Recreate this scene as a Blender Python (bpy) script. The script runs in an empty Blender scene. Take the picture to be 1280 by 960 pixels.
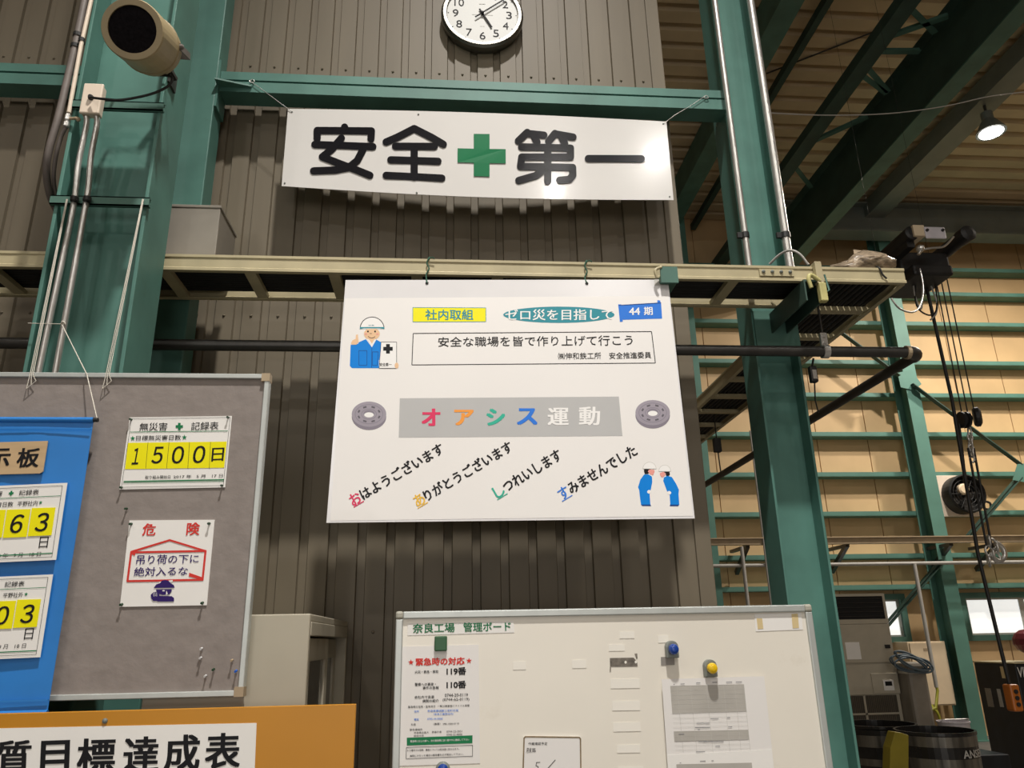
import bpy, bmesh, math, random
from mathutils import Vector, Matrix
from mathutils.geometry import tessellate_polygon
random.seed(7)
SC = bpy.context.scene
COL = SC.collection
PI = math.pi

# ------------------------------------------------------------------ camera
FPX = 965.0                                   # focal length in pixels of a 1280x960 frame
EYE = Vector((0, 0, 1.6))
_u = Vector((580 - 640, 480 + 2415, FPX)).normalized()          # world up seen by the camera (right, up, forward)
_b = -((12400 - 640) * _u[0] + FPX * _u[2]) / _u[1]
_x = Vector((12400 - 640, _b, FPX)).normalized()                # along the siding wall
_y = _x.cross(_u)
if _y[2] < 0: _y = -_y
cam_d = bpy.data.cameras.new('camera'); cam = bpy.data.objects.new('camera', cam_d); COL.objects.link(cam)
cam_d.sensor_width = 36; cam_d.lens = FPX / 1280 * 36; cam_d.clip_start = 0.05; cam_d.clip_end = 200
M = Matrix(((_x[0], _x[1], -_x[2]), (_y[0], _y[1], -_y[2]), (_u[0], _u[1], -_u[2]))).to_4x4()
M.translation = EYE
cam.matrix_world = M
SC.camera = cam

# ------------------------------------------------------------------ view, world, lamps' light
SC.view_settings.view_transform = 'Standard'; SC.view_settings.look = 'None'
SC.view_settings.exposure = 0.0; SC.view_settings.gamma = 1.0; SC.view_settings.use_curve_mapping = False
W = bpy.data.worlds.new('world'); SC.world = W; W.use_nodes = True
W.node_tree.nodes['Background'].inputs[0].default_value = (0.75, 0.85, 1.0, 1)
W.node_tree.nodes['Background'].inputs[1].default_value = 0.9

def lamp_light(name, loc, power, col=(1.0, 0.955, 0.90), rad=0.2, kind='AREA', aim=None, cone=150, blend=.4):
    d = bpy.data.lights.new(name, kind); d.energy = power; d.color = col
    if kind == 'AREA': d.shape = 'DISK'; d.size = rad * 2
    else: d.shadow_soft_size = rad; d.spot_size = math.radians(cone); d.spot_blend = blend
    o = bpy.data.objects.new(name, d); COL.objects.link(o); o.location = loc
    if aim: o.rotation_euler = (Vector(aim) - Vector(loc)).to_track_quat('-Z', 'Y').to_euler()
    return o
LAMP_Z = 8.55
lamp_light('high_bay_light_main', (0.45, -0.2, LAMP_Z), 2750, rad=.13, kind='SPOT', cone=100, blend=1)
lamp_light('high_bay_light_behind', (4.5, -3.5, LAMP_Z), 55)
lamp_light('high_bay_light_middle', (2.57, -5.0, LAMP_Z), 75)
lamp_light('side_fill_light', (-5.4, -4.6, LAMP_Z), 80)  # added side lamp, kept beyond what the banner mirrors
lamp_light('back_fill_light', (-2.5, -10.8, LAMP_Z), 450, kind='SPOT', rad=.2, aim=(-1.0, 2, 0))  # unseen lamp added far back to fill the wall shadows
lamp_light('back_fill_light', (3.5, -10.8, LAMP_Z), 120, kind='SPOT', rad=.2, aim=(1.5, 2, 0))  # second added fill lamp, weaker, towards the hall side
lamp_light('high_bay_light_hall', (8.1, 8.9, 8.35), 290, (1.0, 0.92, 0.84), 0.14)
lamp_light('high_bay_light_hall_far', (10.0, 9.6, LAMP_Z), 360, (1.0, 0.90, 0.78))
lamp_light('high_bay_light_hall_side', (12.0, 4.0, LAMP_Z), 120, (1.0, 0.90, 0.78))
# unseen soft panel added before the rear wall to lighten the shadows
dd = bpy.data.lights.new('rear_fill_panel', 'AREA'); dd.energy = 290; dd.color = (1.0, .97, .93); dd.shape = 'RECTANGLE'; dd.size = 8; dd.size_y = 4
do = bpy.data.objects.new('rear_fill_panel', dd); COL.objects.link(do); do.location = (-1.0, -11.95, 2.1); do.rotation_euler = (math.radians(90), 0, 0)

# ------------------------------------------------------------------ measuring helpers
def ray(px, py):
    c = (px - 640, 480 - py, FPX)
    return Vector((_x.dot(c), _y.dot(c), _u.dot(c)))
def P(px, py, D):
    d = ray(px, py); return EYE + d * (D / d.y)
def PX(px, py, x):
    d = ray(px, py); return EYE + d * ((x - EYE.x) / d.x)
def PZ(px, py, z):
    d = ray(px, py); return EYE + d * ((z - EYE.z) / d.z)
class Plane:
    """y = d + a (x - x0) + b (z - z0)"""
    def __init__(s, d, a=0, b=0, x0=0, z0=0):
        s.d, s.a, s.b, s.x0, s.z0 = d, a, b, x0, z0
        s.n = Vector((a, -1, b)).normalized()
    def p(s, px, py, off=0):
        d = ray(px, py)
        t = (s.d - s.a * s.x0 + s.b * (EYE.z - s.z0)) / (d.y - s.a * d.x - s.b * d.z)
        return EYE + d * t + s.n * off
class Bowed:
    """a sheet hung by its ends whose middle bows towards the room"""
    def __init__(s, d, x0, x1, amp): s.d, s.x0, s.x1, s.amp = d, x0, x1, amp
    def Y(s, x):
        u = min(1, max(0, (x - s.x0) / (s.x1 - s.x0))); return s.d - s.amp * math.sin(PI * u)
    def p(s, px, py, off=0):
        y = s.d
        for _ in range(6): q = P(px, py, y); y = s.Y(q.x)
        q = P(px, py, y); sl = (s.Y(q.x + .01) - s.Y(q.x - .01)) / .02
        return q + Vector((sl, -1, 0)).normalized() * off
def crop(x0, y0, k): return lambda x, y: (x0 + x * k, y0 + y * k)
K = 340 / 1280
cA, cB, cC, cD = crop(0, 0, K), crop(300, 0, K), crop(600, 0, K), crop(940, 0, K)
cE, cF, cG, cH = crop(0, 230, K), crop(300, 230, K), crop(600, 230, K), crop(940, 230, K)
cI, cJ, cK, cL = crop(0, 460, K), crop(300, 460, K), crop(600, 460, K), crop(940, 460, K)
cM, cN, cO, cQ = crop(0, 705, K), crop(300, 705, K), crop(600, 705, K), crop(940, 705, K)

# ------------------------------------------------------------------ materials
def s2l(c): return tuple((v / 255 / 12.92) if v / 255 <= .04045 else ((v / 255 + .055) / 1.055) ** 2.4 for v in c)
_mats = {}
def mat(name, col, rough=.55, metal=0, var=.10, scale=9, bump=0, srgb=False, coat=0, emit=0, spec=.5, alpha=1, dirt=None, stretch=None):
    if name in _mats: return _mats[name]
    m = bpy.data.materials.new(name); _mats[name] = m; m.use_nodes = True
    nt = m.node_tree; N = nt.nodes; L = nt.links; b = N['Principled BSDF']
    c = s2l(col) if srgb else col
    b.inputs['Roughness'].default_value = rough; b.inputs['Metallic'].default_value = metal
    b.inputs['Specular IOR Level'].default_value = spec
    if coat: b.inputs['Coat Weight'].default_value = coat; b.inputs['Coat Roughness'].default_value = .08
    tc = N.new('ShaderNodeTexCoord'); nz = N.new('ShaderNodeTexNoise')
    nz.inputs['Scale'].default_value = scale; nz.inputs['Detail'].default_value = 5
    src = tc.outputs['Object']
    if stretch:
        mp = N.new('ShaderNodeMapping'); mp.inputs['Scale'].default_value = stretch; L.new(src, mp.inputs[0]); src = mp.outputs[0]
    L.new(src, nz.inputs['Vector'])
    rp = N.new('ShaderNodeValToRGB'); rp.color_ramp.elements[0].position = .3; rp.color_ramp.elements[1].position = .7
    rp.color_ramp.elements[0].color = (*[v * (1 - var) for v in c], 1)
    rp.color_ramp.elements[1].color = (*[min(1, v * (1 + var)) for v in c], 1)
    L.new(nz.outputs['Fac'], rp.inputs[0]); out = rp.outputs[0]
    if dirt:
        n2 = N.new('ShaderNodeTexNoise'); n2.inputs['Scale'].default_value = dirt[1]; n2.inputs['Detail'].default_value = 8
        n2.inputs['Roughness'].default_value = .7; L.new(tc.outputs['Object'], n2.inputs['Vector'])
        r2 = N.new('ShaderNodeValToRGB'); r2.color_ramp.elements[0].position = dirt[2]; r2.color_ramp.elements[1].position = dirt[2] + .12
        L.new(n2.outputs['Fac'], r2.inputs[0])
        mx = N.new('ShaderNodeMix'); mx.data_type = 'RGBA'; L.new(r2.outputs[0], mx.inputs['Factor'])
        L.new(out, mx.inputs['A']); mx.inputs['B'].default_value = (*dirt[0], 1); out = mx.outputs['Result']
    L.new(out, b.inputs['Base Color'])
    if bump:
        bp = N.new('ShaderNodeBump'); bp.inputs['Strength'].default_value = bump; bp.inputs['Distance'].default_value = .01
        L.new(nz.outputs['Fac'], bp.inputs['Height']); L.new(bp.outputs[0], b.inputs['Normal'])
    if emit:
        L.new(out, b.inputs['Emission Color']); b.inputs['Emission Strength'].default_value = emit
    if alpha < 1: b.inputs['Alpha'].default_value = alpha
    return m
GREEN = mat('green_steel_paint', (.084, .208, .172), .5, spec=.4, var=.16, scale=5, bump=.04, dirt=((.06, .13, .10), 3.2, .66))
GREEN_OLD = mat('dull_green_steel_paint', (.07, .165, .13), .6, var=.18, scale=4)
FAR_GREEN = mat('hall_green_steel_paint', (.095, .23, .185), .55, var=.15, scale=2)
DARKGREEN = mat('girder_green_and_arm_shade', (.035, .075, .058), .6, var=.2, scale=3)
SIDING = mat('brown_grey_siding_steel', (.178, .150, .106), .5, spec=.35, var=.08, scale=2.2, dirt=((.11, .093, .068), 1.6, .70), stretch=(3, 3, .5))
TANWALL = mat('tan_wall_sheet', (.62, .43, .225), .6, var=.10, scale=1.3, dirt=((.42, .29, .15), .9, .68))
ROOFM = mat('roof_sheet_tan', (.56, .45, .29), .6, var=.12, scale=1.5)
CONCRETE = mat('concrete_floor', (.12, .112, .10), .7, var=.2, scale=2, bump=.1)
BEIGE = mat('beige_tray_paint', (.47, .41, .25), .45, var=.12, scale=8, dirt=((.22, .18, .11), 9, .70))
CABINET = mat('beige_cabinet_paint', (.42, .385, .30), .45, var=.06, scale=4, dirt=((.28, .24, .17), 14, .73))
GREYBOX = mat('grey_box_paint', (.25, .225, .185), .55, var=.12, scale=6, dirt=((.14, .12, .1), 10, .68))
STEEL = mat('galvanized_conduit', (.62, .61, .58), .32, .75, var=.12, scale=14)
CHROME = mat('brushed_steel_rim', (.20, .19, .17), .34, .95, var=.1, scale=30)
ALU = mat('aluminium_frame', (.52, .55, .53), .38, .35, var=.06, scale=20)
GREYPIPE = mat('brown_grey_flex_conduit', (.17, .145, .13), .55, var=.2, scale=12)
BLACKPIPE = mat('black_steel_pipe', (.045, .042, .038), .38, .25, var=.3, scale=10)
BLACK = mat('black_rubber', (.014, .014, .014), .5, var=.3, scale=12)
CABLE = mat('black_cable_sheath', (.010, .010, .010), .55, var=.3, scale=8)
GREYCABLE = mat('grey_cable_sheath', (.40, .39, .36), .45, var=.1)
WHITEPL = mat('cream_plastic', (.80, .68, .55), .4, var=.05)
SPEAKERM = mat('olive_beige_speaker_plastic', (.36, .285, .155), .5, var=.12, scale=9)
MESHBLACK = mat('black_speaker_mesh', (.006, .005, .006), .8, spec=.08, var=.5, scale=120)
PAPER = mat('white_paper', (.86, .845, .81), .5, var=.02)
PAPER2 = mat('printed_white_paper', (.82, .80, .775), .42, var=.015, scale=3)
LAMIN = mat('laminated_margin', (.76, .75, .755), .25, var=.02)
BANNERM = mat('glossy_white_board', (.74, .725, .70), .20, var=.02, scale=3, coat=.3)
INK = mat('black_ink', (.012, .012, .014), .55, var=.1, spec=.15)
GLOSSINK = mat('glossy_black_paint', (.007, .007, .010), .22, var=.1, spec=.28)
GREENINK = mat('green_ink', (.0, .165, .058), .4, var=.03, spec=.15)
DKGREENINK = mat('dark_green_ink', (.012, .20, .075), .45, spec=.2, var=.05)
REDINK = mat('red_ink', (.66, .045, .035), .5, spec=.2, var=.05)
PINK = mat('pink_ink', (.72, .045, .13), .5, spec=.2, var=.03)
ORANGE = mat('orange_ink', (.86, .33, .06), .5, spec=.2, var=.03)
GOLD = mat('gold_ink', (.83, .50, .06), .5, spec=.2, var=.03)
TEALINK = mat('teal_ink', (.04, .44, .31), .5, spec=.2, var=.03)
TEAL2 = mat('blue_teal_ink', (.035, .27, .33), .5, spec=.2, var=.03)
BLUEINK = mat('blue_ink', (.03, .19, .70), .5, spec=.2, var=.03)
WORKBLUE = mat('work_wear_blue_ink', (.0, .22, .72), .5, spec=.2, var=.03)
NAVYINK = mat('navy_line_ink', (.01, .06, .25), .5, spec=.2, var=.03)
PURPLE = mat('dark_purple_ink', (.030, .012, .13), .5, spec=.2, var=.03)
SKIN = mat('skin_tone_ink', (.80, .52, .30), .5, var=.03)
BLUSH = mat('pink_cheek_ink', (.80, .33, .28), .5, var=.03)
LILAC = mat('lilac_grey_ink', (.32, .29, .34), .5, var=.03)
LILAC_D = mat('dark_lilac_ink', (.10, .09, .11), .5, var=.03)
LILAC_M = mat('mid_lilac_ink', (.22, .195, .24), .5, var=.03)
GREYBAND = mat('grey_ink_band', (.46, .46, .455), .5, var=.02)
YELLOW = mat('yellow_card', (.90, .83, .005), .5, spec=.2, var=.02)
WHITEINK = mat('white_ink', (.86, .85, .83), .5, var=.01)
GREYINK = mat('grey_ink', (.25, .25, .26), .5, var=.05)
LTGREYINK = mat('pale_grey_ink', (.55, .54, .50), .5, var=.03)
FABRIC = mat('grey_brown_board_cloth', (.262, .228, .208), .85, var=.07, scale=22, bump=.25)
BLUECLOTH = mat('blue_nylon_cloth', (.022, .205, .60), .42, var=.10, scale=5, bump=.12)
WOODPLATE = mat('wood_grain_plate', (.56, .40, .23), .3, var=.10, scale=6, stretch=(1, 1, 10))
OCHRE = mat('orange_yellow_board_paint', (.53, .225, .008), .4, var=.04, scale=5)
WBOARD = mat('whiteboard_enamel', (.82, .78, .69), .30, var=.03, scale=2.5, dirt=((.72, .665, .56), 2.2, .60))
CORD = mat('white_cord', (.62, .58, .50), .7, var=.1)
GREENCORD = mat('green_twine', (.02, .10, .06), .7, var=.2)
AMBERTAPE = mat('old_yellow_tape', (.70, .56, .30), .35, var=.05)
GLASSG = mat('dark_cabinet_glass', (.045, .045, .038), .12, var=.1)
SHADOWGAP = mat('dark_interior', (.01, .01, .01), .9, var=.1)
DIAL = mat('clock_dial', (.62, .63, .60), .45, var=.01)
MAGBLUE = mat('blue_magnet_plastic', (.012, .055, .30), .25, var=.05)
MAGYEL = mat('yellow_magnet_plastic', (.80, .52, .01), .25, var=.05)
MAGGREY = mat('grey_magnet_base', (.22, .24, .22), .4, .3, var=.1)
MAGGRN = mat('green_magnet_plastic', (.02, .10, .035), .4, var=.05)
PINGREEN = mat('dark_green_pin_head', (.012, .05, .02), .3)
PINCLEAR = mat('clear_pin_head', (.6, .6, .6), .15)
PINBLUE = mat('blue_pin_head', (.02, .12, .55), .3)
ACM = mat('grey_beige_unit_paint', (.46, .42, .33), .5, var=.05)
BARREL = mat('black_drum_paint', (.022, .021, .02), .25, .3, var=.3, scale=6)
NAVYM = mat('dark_navy_machine_paint', (.010, .014, .020), .4, var=.3)
ORANGEPL = mat('orange_plastic', (.42, .12, .015), .4)
YELRUB = mat('olive_yellow_paint', (.20, .16, .010), .5, var=.15, scale=6)
GIRDGREY = mat('grey_crane_paint', (.16, .18, .165), .5, var=.1, scale=3)
PANELCREAM = mat('cream_panel_paint', (.76, .62, .43), .45, var=.03)
BRONZE = mat('tan_rail_paint', (.40, .31, .20), .5, var=.1)
CLAMPY = mat('pale_yellow_clamp_paint', (.52, .48, .20), .5, var=.15, scale=20)

# ------------------------------------------------------------------ mesh builder
class MB:
    def __init__(s): s.v = []; s.f = []; s.m = []; s.sm = []
    def face(s, pts, m=0, smooth=False):
        i = len(s.v); s.v += [Vector(p) for p in pts]; s.f.append(list(range(i, i + len(pts)))); s.m.append(m); s.sm.append(smooth)
    def grid(s, rows, m=0, smooth=False, closed=False):
        i = len(s.v); n = len(rows[0])
        for r in rows: s.v += [Vector(p) for p in r]
        for a in range(len(rows) - 1):
            for b in range(n if closed else n - 1):
                c = (b + 1) % n
                s.f.append([i + a * n + b, i + a * n + c, i + (a + 1) * n + c, i + (a + 1) * n + b]); s.m.append(m); s.sm.append(smooth)
        return i
    def hexa(s, p, m=0):                       # 8 corners: 4 of one side, 4 of the other
        i = len(s.v); s.v += [Vector(q) for q in p]
        for f in ((0, 1, 2, 3), (7, 6, 5, 4), (0, 4, 5, 1), (1, 5, 6, 2), (2, 6, 7, 3), (3, 7, 4, 0)):
            s.f.append([i + k for k in f]); s.m.append(m); s.sm.append(False)
    def box(s, x0, x1, y0, y1, z0, z1, m=0):
        s.hexa([(x0, y0, z0), (x1, y0, z0), (x1, y0, z1), (x0, y0, z1), (x0, y1, z0), (x1, y1, z0), (x1, y1, z1), (x0, y1, z1)], m); return s
    def prism(s, pts, vec, m=0):
        pts = [Vector(p) for p in pts]; vec = Vector(vec); n = len(pts)
        tri = tessellate_polygon([pts]); i = len(s.v); s.v += pts + [p + vec for p in pts]
        for t in tri:
            s.f.append([i + k for k in t]); s.m.append(m); s.sm.append(False)
            s.f.append([i + n + k for k in reversed(t)]); s.m.append(m); s.sm.append(False)
        for k in range(n):
            j = (k + 1) % n; s.f.append([i + k, i + j, i + n + j, i + n + k]); s.m.append(m); s.sm.append(False)
        return s
    def bar(s, a, b, w, h, m=0, up=(0, 0, 1)):
        a, b = Vector(a), Vector(b); d = (b - a).normalized(); up = Vector(up)
        r = d.cross(up)
        if r.length < 1e-4: r = d.cross(Vector((0, 1, 0)))
        r.normalize(); t = r.cross(d).normalized(); r *= w / 2; t *= h / 2
        s.hexa([a - r - t, a + r - t, a + r + t, a - r + t, b - r - t, b + r - t, b + r + t, b - r + t], m); return s
    def tube(s, pts, r, m=0, seg=10, caps=True):
        pts = [Vector(p) for p in pts]; n = len(pts); rows = []
        d0 = (pts[1] - pts[0]).normalized(); ref = Vector((0, 0, 1)) if abs(d0.z) < .9 else Vector((1, 0, 0))
        nrm = (ref - d0 * ref.dot(d0)).normalized()
        for i, p in enumerate(pts):
            d = (pts[min(i + 1, n - 1)] - pts[max(i - 1, 0)]).normalized()
            nrm = (nrm - d * nrm.dot(d)).normalized(); bn = d.cross(nrm)
            rr = r[i] if isinstance(r, (list, tuple)) else r
            rows.append([p + (nrm * math.cos(2 * PI * k / seg) + bn * math.sin(2 * PI * k / seg)) * rr for k in range(seg)])
        i = s.grid(rows, m, True, True)
        if caps:
            s.face(rows[0], m); s.face(list(reversed(rows[-1])), m)
        return s
    def lathe(s, o, ax, prof, m=0, seg=28, mi=None, caps=True):
        o = Vector(o); ax = Vector(ax).normalized(); ref = Vector((0, 0, 1)) if abs(ax.z) < .9 else Vector((1, 0, 0))
        e1 = (ref - ax * ref.dot(ax)).normalized(); e2 = ax.cross(e1)
        rows = [[o + ax * t + (e1 * math.cos(2 * PI * k / seg) + e2 * math.sin(2 * PI * k / seg)) * r for k in range(seg)] for (r, t) in prof]
        for a in range(len(rows) - 1):
            s.grid(rows[a:a + 2], mi[a] if mi else m, False, True)
        if caps and prof[0][0] > 1e-4: s.face(rows[0], mi[0] if mi else m)
        if caps and prof[-1][0] > 1e-4: s.face(list(reversed(rows[-1])), mi[-1] if mi else m)
        return s
    def ball(s, c, r, m=0, seg=12, sz=1):
        prof = [(max(1e-5, r * math.sin(PI * k / 7)), -r * sz * math.cos(PI * k / 7)) for k in range(8)]
        s.lathe(c, (0, 0, 1), prof, m, seg); return s

def smooth_path(pts, k=6):
    pts = [Vector(p) for p in pts]; out = []
    for i in range(len(pts) - 1):
        p0, p1, p2, p3 = pts[max(i - 1, 0)], pts[i], pts[i + 1], pts[min(i + 2, len(pts) - 1)]
        for j in range(k):
            t = j / k
            out.append(.5 * (2 * p1 + (p2 - p0) * t + (2 * p0 - 5 * p1 + 4 * p2 - p3) * t * t + (3 * p1 - p0 - 3 * p2 + p3) * t ** 3))
    return out + [pts[-1]]

# flat print laid on a sheet -------------------------------------------------------
_glyph = {}
def glyphs(t, shear):
    k = (t, shear)
    if k not in _glyph:
        c = bpy.data.curves.new('t', 'FONT'); c.body = t; c.shear = shear; c.resolution_u = 4 if len(t) < 5 else 2
        o = bpy.data.objects.new('t', c); me = bpy.data.meshes.new_from_object(o)
        v = [(p.co.x, p.co.y) for p in me.vertices]; f = [list(p.vertices) for p in me.polygons]
        bpy.data.objects.remove(o); bpy.data.curves.remove(c); bpy.data.meshes.remove(me)
        x0 = min(a for a, b in v); x1 = max(a for a, b in v); y0 = min(b for a, b in v); y1 = max(b for a, b in v)
        _glyph[k] = ([((a - x0) / (x1 - x0), (y1 - b) / (y1 - y0)) for a, b in v], f, x1 - x0, y1 - y0)
    return _glyph[k]
def quad4(q):
    if len(q) == 4 and not isinstance(q[0], (tuple, list)):
        x0, y0, x1, y1 = q; return [(x0, y0), (x1, y0), (x1, y1), (x0, y1)]
    return q
def lerp2(q, u, v):
    (a, b, c, d) = q
    return tuple((a[i] * (1 - u) + b[i] * u) * (1 - v) + (d[i] * (1 - u) + c[i] * u) * v for i in (0, 1))
def text(mb, t, q, S, off=.0016, w=0.0, shear=0.0, m=0):
    # a heavier weight prints the same characters again a hair to each side
    q = quad4(q); v, f, gw, gh = glyphs(t, shear); du, dv = w / gw, w / gh
    for kk, (su, sv) in enumerate(((0, 0),) if w < .003 else ((-1, 0), (1, 0), (0, -1), (0, 1)) if w < .012 else ((-1, -.6), (1, -.6), (-1, .6), (1, .6), (0, 0))):
        i = len(mb.v); ok = off + kk * 3e-5
        mb.v += [S.p(*lerp2(q, du + a * (1 - 2 * du) + su * du, dv + b * (1 - 2 * dv) + sv * dv), ok) for a, b in v]
        for k in f: mb.f.append([i + j for j in k]); mb.m.append(m); mb.sm.append(False)
def text_line(mb, t, p0, p1, h, S, n0=0, n1=None, off=.0016, w=0.0, m=0, cw=.92):
    """characters n0..n1 of a line whose first and last character centres are p0 and p1"""
    n = len(t); n1 = n if n1 is None else n1
    dx, dy = (p1[0] - p0[0]) / (n - 1), (p1[1] - p0[1]) / (n - 1); L = math.hypot(dx, dy); ux, uy = dx / L, dy / L
    c0 = (p0[0] + dx * (n0 - .5 * cw), p0[1] + dy * (n0 - .5 * cw)); c1 = (p0[0] + dx * (n1 - 1 + .5 * cw), p0[1] + dy * (n1 - 1 + .5 * cw))
    vx, vy = -uy * h / 2, ux * h / 2
    text(mb, t[n0:n1], [(c0[0] - vx, c0[1] - vy), (c1[0] - vx, c1[1] - vy), (c1[0] + vx, c1[1] + vy), (c0[0] + vx, c0[1] + vy)], S, off, w, 0, m)
_n = [0]
def area(mb, pts, S, off=.0012, m=0):
    pts = quad4(pts) if len(pts) == 4 and not isinstance(pts[0], (tuple, list)) else pts
    _n[0] += 1; off += 1.2e-5 * (_n[0] % 8)
    w = [S.p(x, y, off) for x, y in pts]; i = len(mb.v); mb.v += w
    for t in tessellate_polygon([[Vector((x, y, 0)) for x, y in pts]]): mb.f.append([i + k for k in t]); mb.m.append(m); mb.sm.append(False)
def oval(cx, cy, rx, ry, n=28, a0=0, a1=2 * PI):
    e = n if a1 - a0 > 6.28 else n + 1
    return [(cx + rx * math.cos(a0 + (a1 - a0) * k / n), cy + ry * math.sin(a0 + (a1 - a0) * k / n)) for k in range(e)]
def stroke(mb, pts, w, S, off=.0014, m=0, rnd=True, closed=False):
    pts = list(pts) + ([pts[0]] if closed else [])
    for (a, b) in zip(pts, pts[1:]):
        L = math.hypot(b[0] - a[0], b[1] - a[1]) or 1e-6; nx, ny = -(b[1] - a[1]) / L * w / 2, (b[0] - a[0]) / L * w / 2
        area(mb, [(a[0] + nx, a[1] + ny), (b[0] + nx, b[1] + ny), (b[0] - nx, b[1] - ny), (a[0] - nx, a[1] - ny)], S, off, m)
    if rnd:
        for a in pts: area(mb, oval(a[0], a[1], w / 2, w / 2, 14), S, off, m)
def star(cx, cy, r): return [(cx + (r if k % 2 == 0 else r * .4) * math.sin(PI * k / 5), cy - (r if k % 2 == 0 else r * .4) * math.cos(PI * k / 5)) for k in range(10)]
def cross(cx, cy, r, t): return [(cx - t, cy - r), (cx + t, cy - r), (cx + t, cy - t), (cx + r, cy - t), (cx + r, cy + t), (cx + t, cy + t), (cx + t, cy + r), (cx - t, cy + r), (cx - t, cy + t), (cx - r, cy + t), (cx - r, cy - t), (cx - t, cy - t)]
def sheet(mb, q, S, th=.001, off=0, nx=1, ny=1, m=0):
    q = quad4(q)
    fr = [[S.p(*lerp2(q, a / nx, b / ny), off) for a in range(nx + 1)] for b in range(ny + 1)]
    bk = [[S.p(*lerp2(q, a / nx, b / ny), off) - (S.n if hasattr(S, 'n') else Vector((0, -1, 0))) * th for a in range(nx + 1)] for b in range(ny + 1)]
    sm = nx > 1
    mb.grid(fr, m, sm); mb.grid(bk, m, sm)
    for a, b in ((fr[0], bk[0]), (fr[-1], bk[-1]), ([r[0] for r in fr], [r[0] for r in bk]), ([r[-1] for r in fr], [r[-1] for r in bk])): mb.grid([a, b], m)

# ------------------------------------------------------------------ objects
def _mesh(name, mb, mats, origin, bevel=0):
    me = bpy.data.meshes.new(name); me.from_pydata([tuple(p - origin) for p in mb.v], [], mb.f)
    for m in (mats if isinstance(mats, (list, tuple)) else [mats]): me.materials.append(m)
    for p, k, sm in zip(me.polygons, mb.m, mb.sm): p.material_index = k; p.use_smooth = sm
    bm = bmesh.new(); bm.from_mesh(me); bmesh.ops.recalc_face_normals(bm, faces=bm.faces[:]); bm.to_mesh(me); bm.free()
    me.update(); o = bpy.data.objects.new(name, me); COL.objects.link(o)
    if bevel:
        b = o.modifiers.new('bevel', 'BEVEL'); b.width = bevel; b.segments = 2; b.limit_method = 'ANGLE'; b.angle_limit = .7
    return o
def base_of(mbs):
    vs = [p for m in mbs for p in m.v]
    return Vector(((min(p.x for p in vs) + max(p.x for p in vs)) / 2, (min(p.y for p in vs) + max(p.y for p in vs)) / 2, min(p.z for p in vs)))
def struct(name, mb, mats, bevel=0):
    o = _mesh(name, mb, mats, Vector((0, 0, 0)), bevel); o['kind'] = 'structure'; return o
def solo(name, label, cat, mb, mats, group=None, bevel=0, kind=None):
    b = base_of([mb]); o = _mesh(name, mb, mats, b, bevel); o.location = b; o['label'] = label; o['category'] = cat
    if group: o['group'] = group
    if kind: o['kind'] = kind
    return o
class Thing:
    def __init__(s, name, label, cat, group=None): s.name, s.label, s.cat, s.group, s.parts = name, label, cat, group, []
    def part(s, name, mb, mats, parent=None, label=None, bevel=0):
        s.parts.append((name, mb, mats, parent, label, bevel)); return len(s.parts) - 1
    def done(s):
        b = base_of([p[1] for p in s.parts]); e = bpy.data.objects.new(s.name, None); COL.objects.link(e); e.location = b
        e.empty_display_size = .1; e['label'] = s.label; e['category'] = s.cat
        if s.group: e['group'] = s.group
        obs = []
        for (n, mb, mats, par, lab, bev) in s.parts:
            o = _mesh(n, mb, mats, b, bev); o.parent = e if par is None else obs[par]
            if lab: o['label'] = lab
            obs.append(o)
        return e

# ================================================================== THE SETTING
# siding wall: flat ribs with narrow recessed grooves
WY = 3.0; WX0, WX1 = -3.4, 0.985; WZ = 6.4
mb = MB(); ph = P(330, 66, WY).x; pitch = .1085
prof = [(WX0, WY)]
k = math.ceil((WX0 - ph) / pitch) + 1
while ph + k * pitch < WX1 - .03:
    g = ph + k * pitch
    prof += [(g - .018, WY), (g - .0145, WY + .014), (g + .0145, WY + .014), (g + .018, WY)]; k += 1
prof += [(WX1, WY)]
mb.grid([[(x, y, z) for x, y in prof] for z in (0, WZ)])
mb.box(WX0, WX1, WY + .03, WY + .08, 0, WZ)
for zz in (P(331, 395, WY).z, P(331, 395, WY).z - 1.25, P(331, 395, WY).z + 1.25):   # rows of fixing screws
    k = math.ceil((WX0 - ph) / pitch)
    while ph + k * pitch < WX1 - .05:
        mb.lathe((ph + (k + .5) * pitch, WY, zz), (0, -1, 0), [(.006, 0), (.006, .002), (.003, .006), (1e-5, .006)], 0, 8); k += 1
struct('wall_back', mb, SIDING)
struct('trim_1', MB().box(.965, 1.028, WY - .012, WY + .12, 0, WZ), SIDING, .003)
struct('wall_return', MB().box(.985, 1.02, WY + .12, 9.0, 0, WZ), SIDING)
struct('floor', MB().box(-9, 17, -12, 13.2, -.2, 0), CONCRETE)
# ridged roof sheet, ribs running across the hall
RZ = 9.35; mb = MB(); rows = []; y = -12.0
pr = []
while y < 13.3:
    pr += [(y, RZ), (y + .20, RZ), (y + .235, RZ + .09), (y + .295, RZ + .09), (y + .33, RZ)]; y += .33
mb.grid([[(x, yy, zz) for yy, zz in pr] for x in (-9, 17)])
mb.box(-9, 17, -12, 13.4, RZ + .2, RZ + .25)
struct('ceiling', mb, ROOFM)
struct('wall_left', MB().box(-9.2, -9, -12, 13.2, 0, RZ + .2), SIDING)
struct('wall_right', MB().box(17, 17.2, -12, 13.2, 0, RZ + .2), TANWALL)
struct('wall_rear', MB().box(-9, 17, -12.2, -12, 0, RZ + .2), TANWALL)
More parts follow.
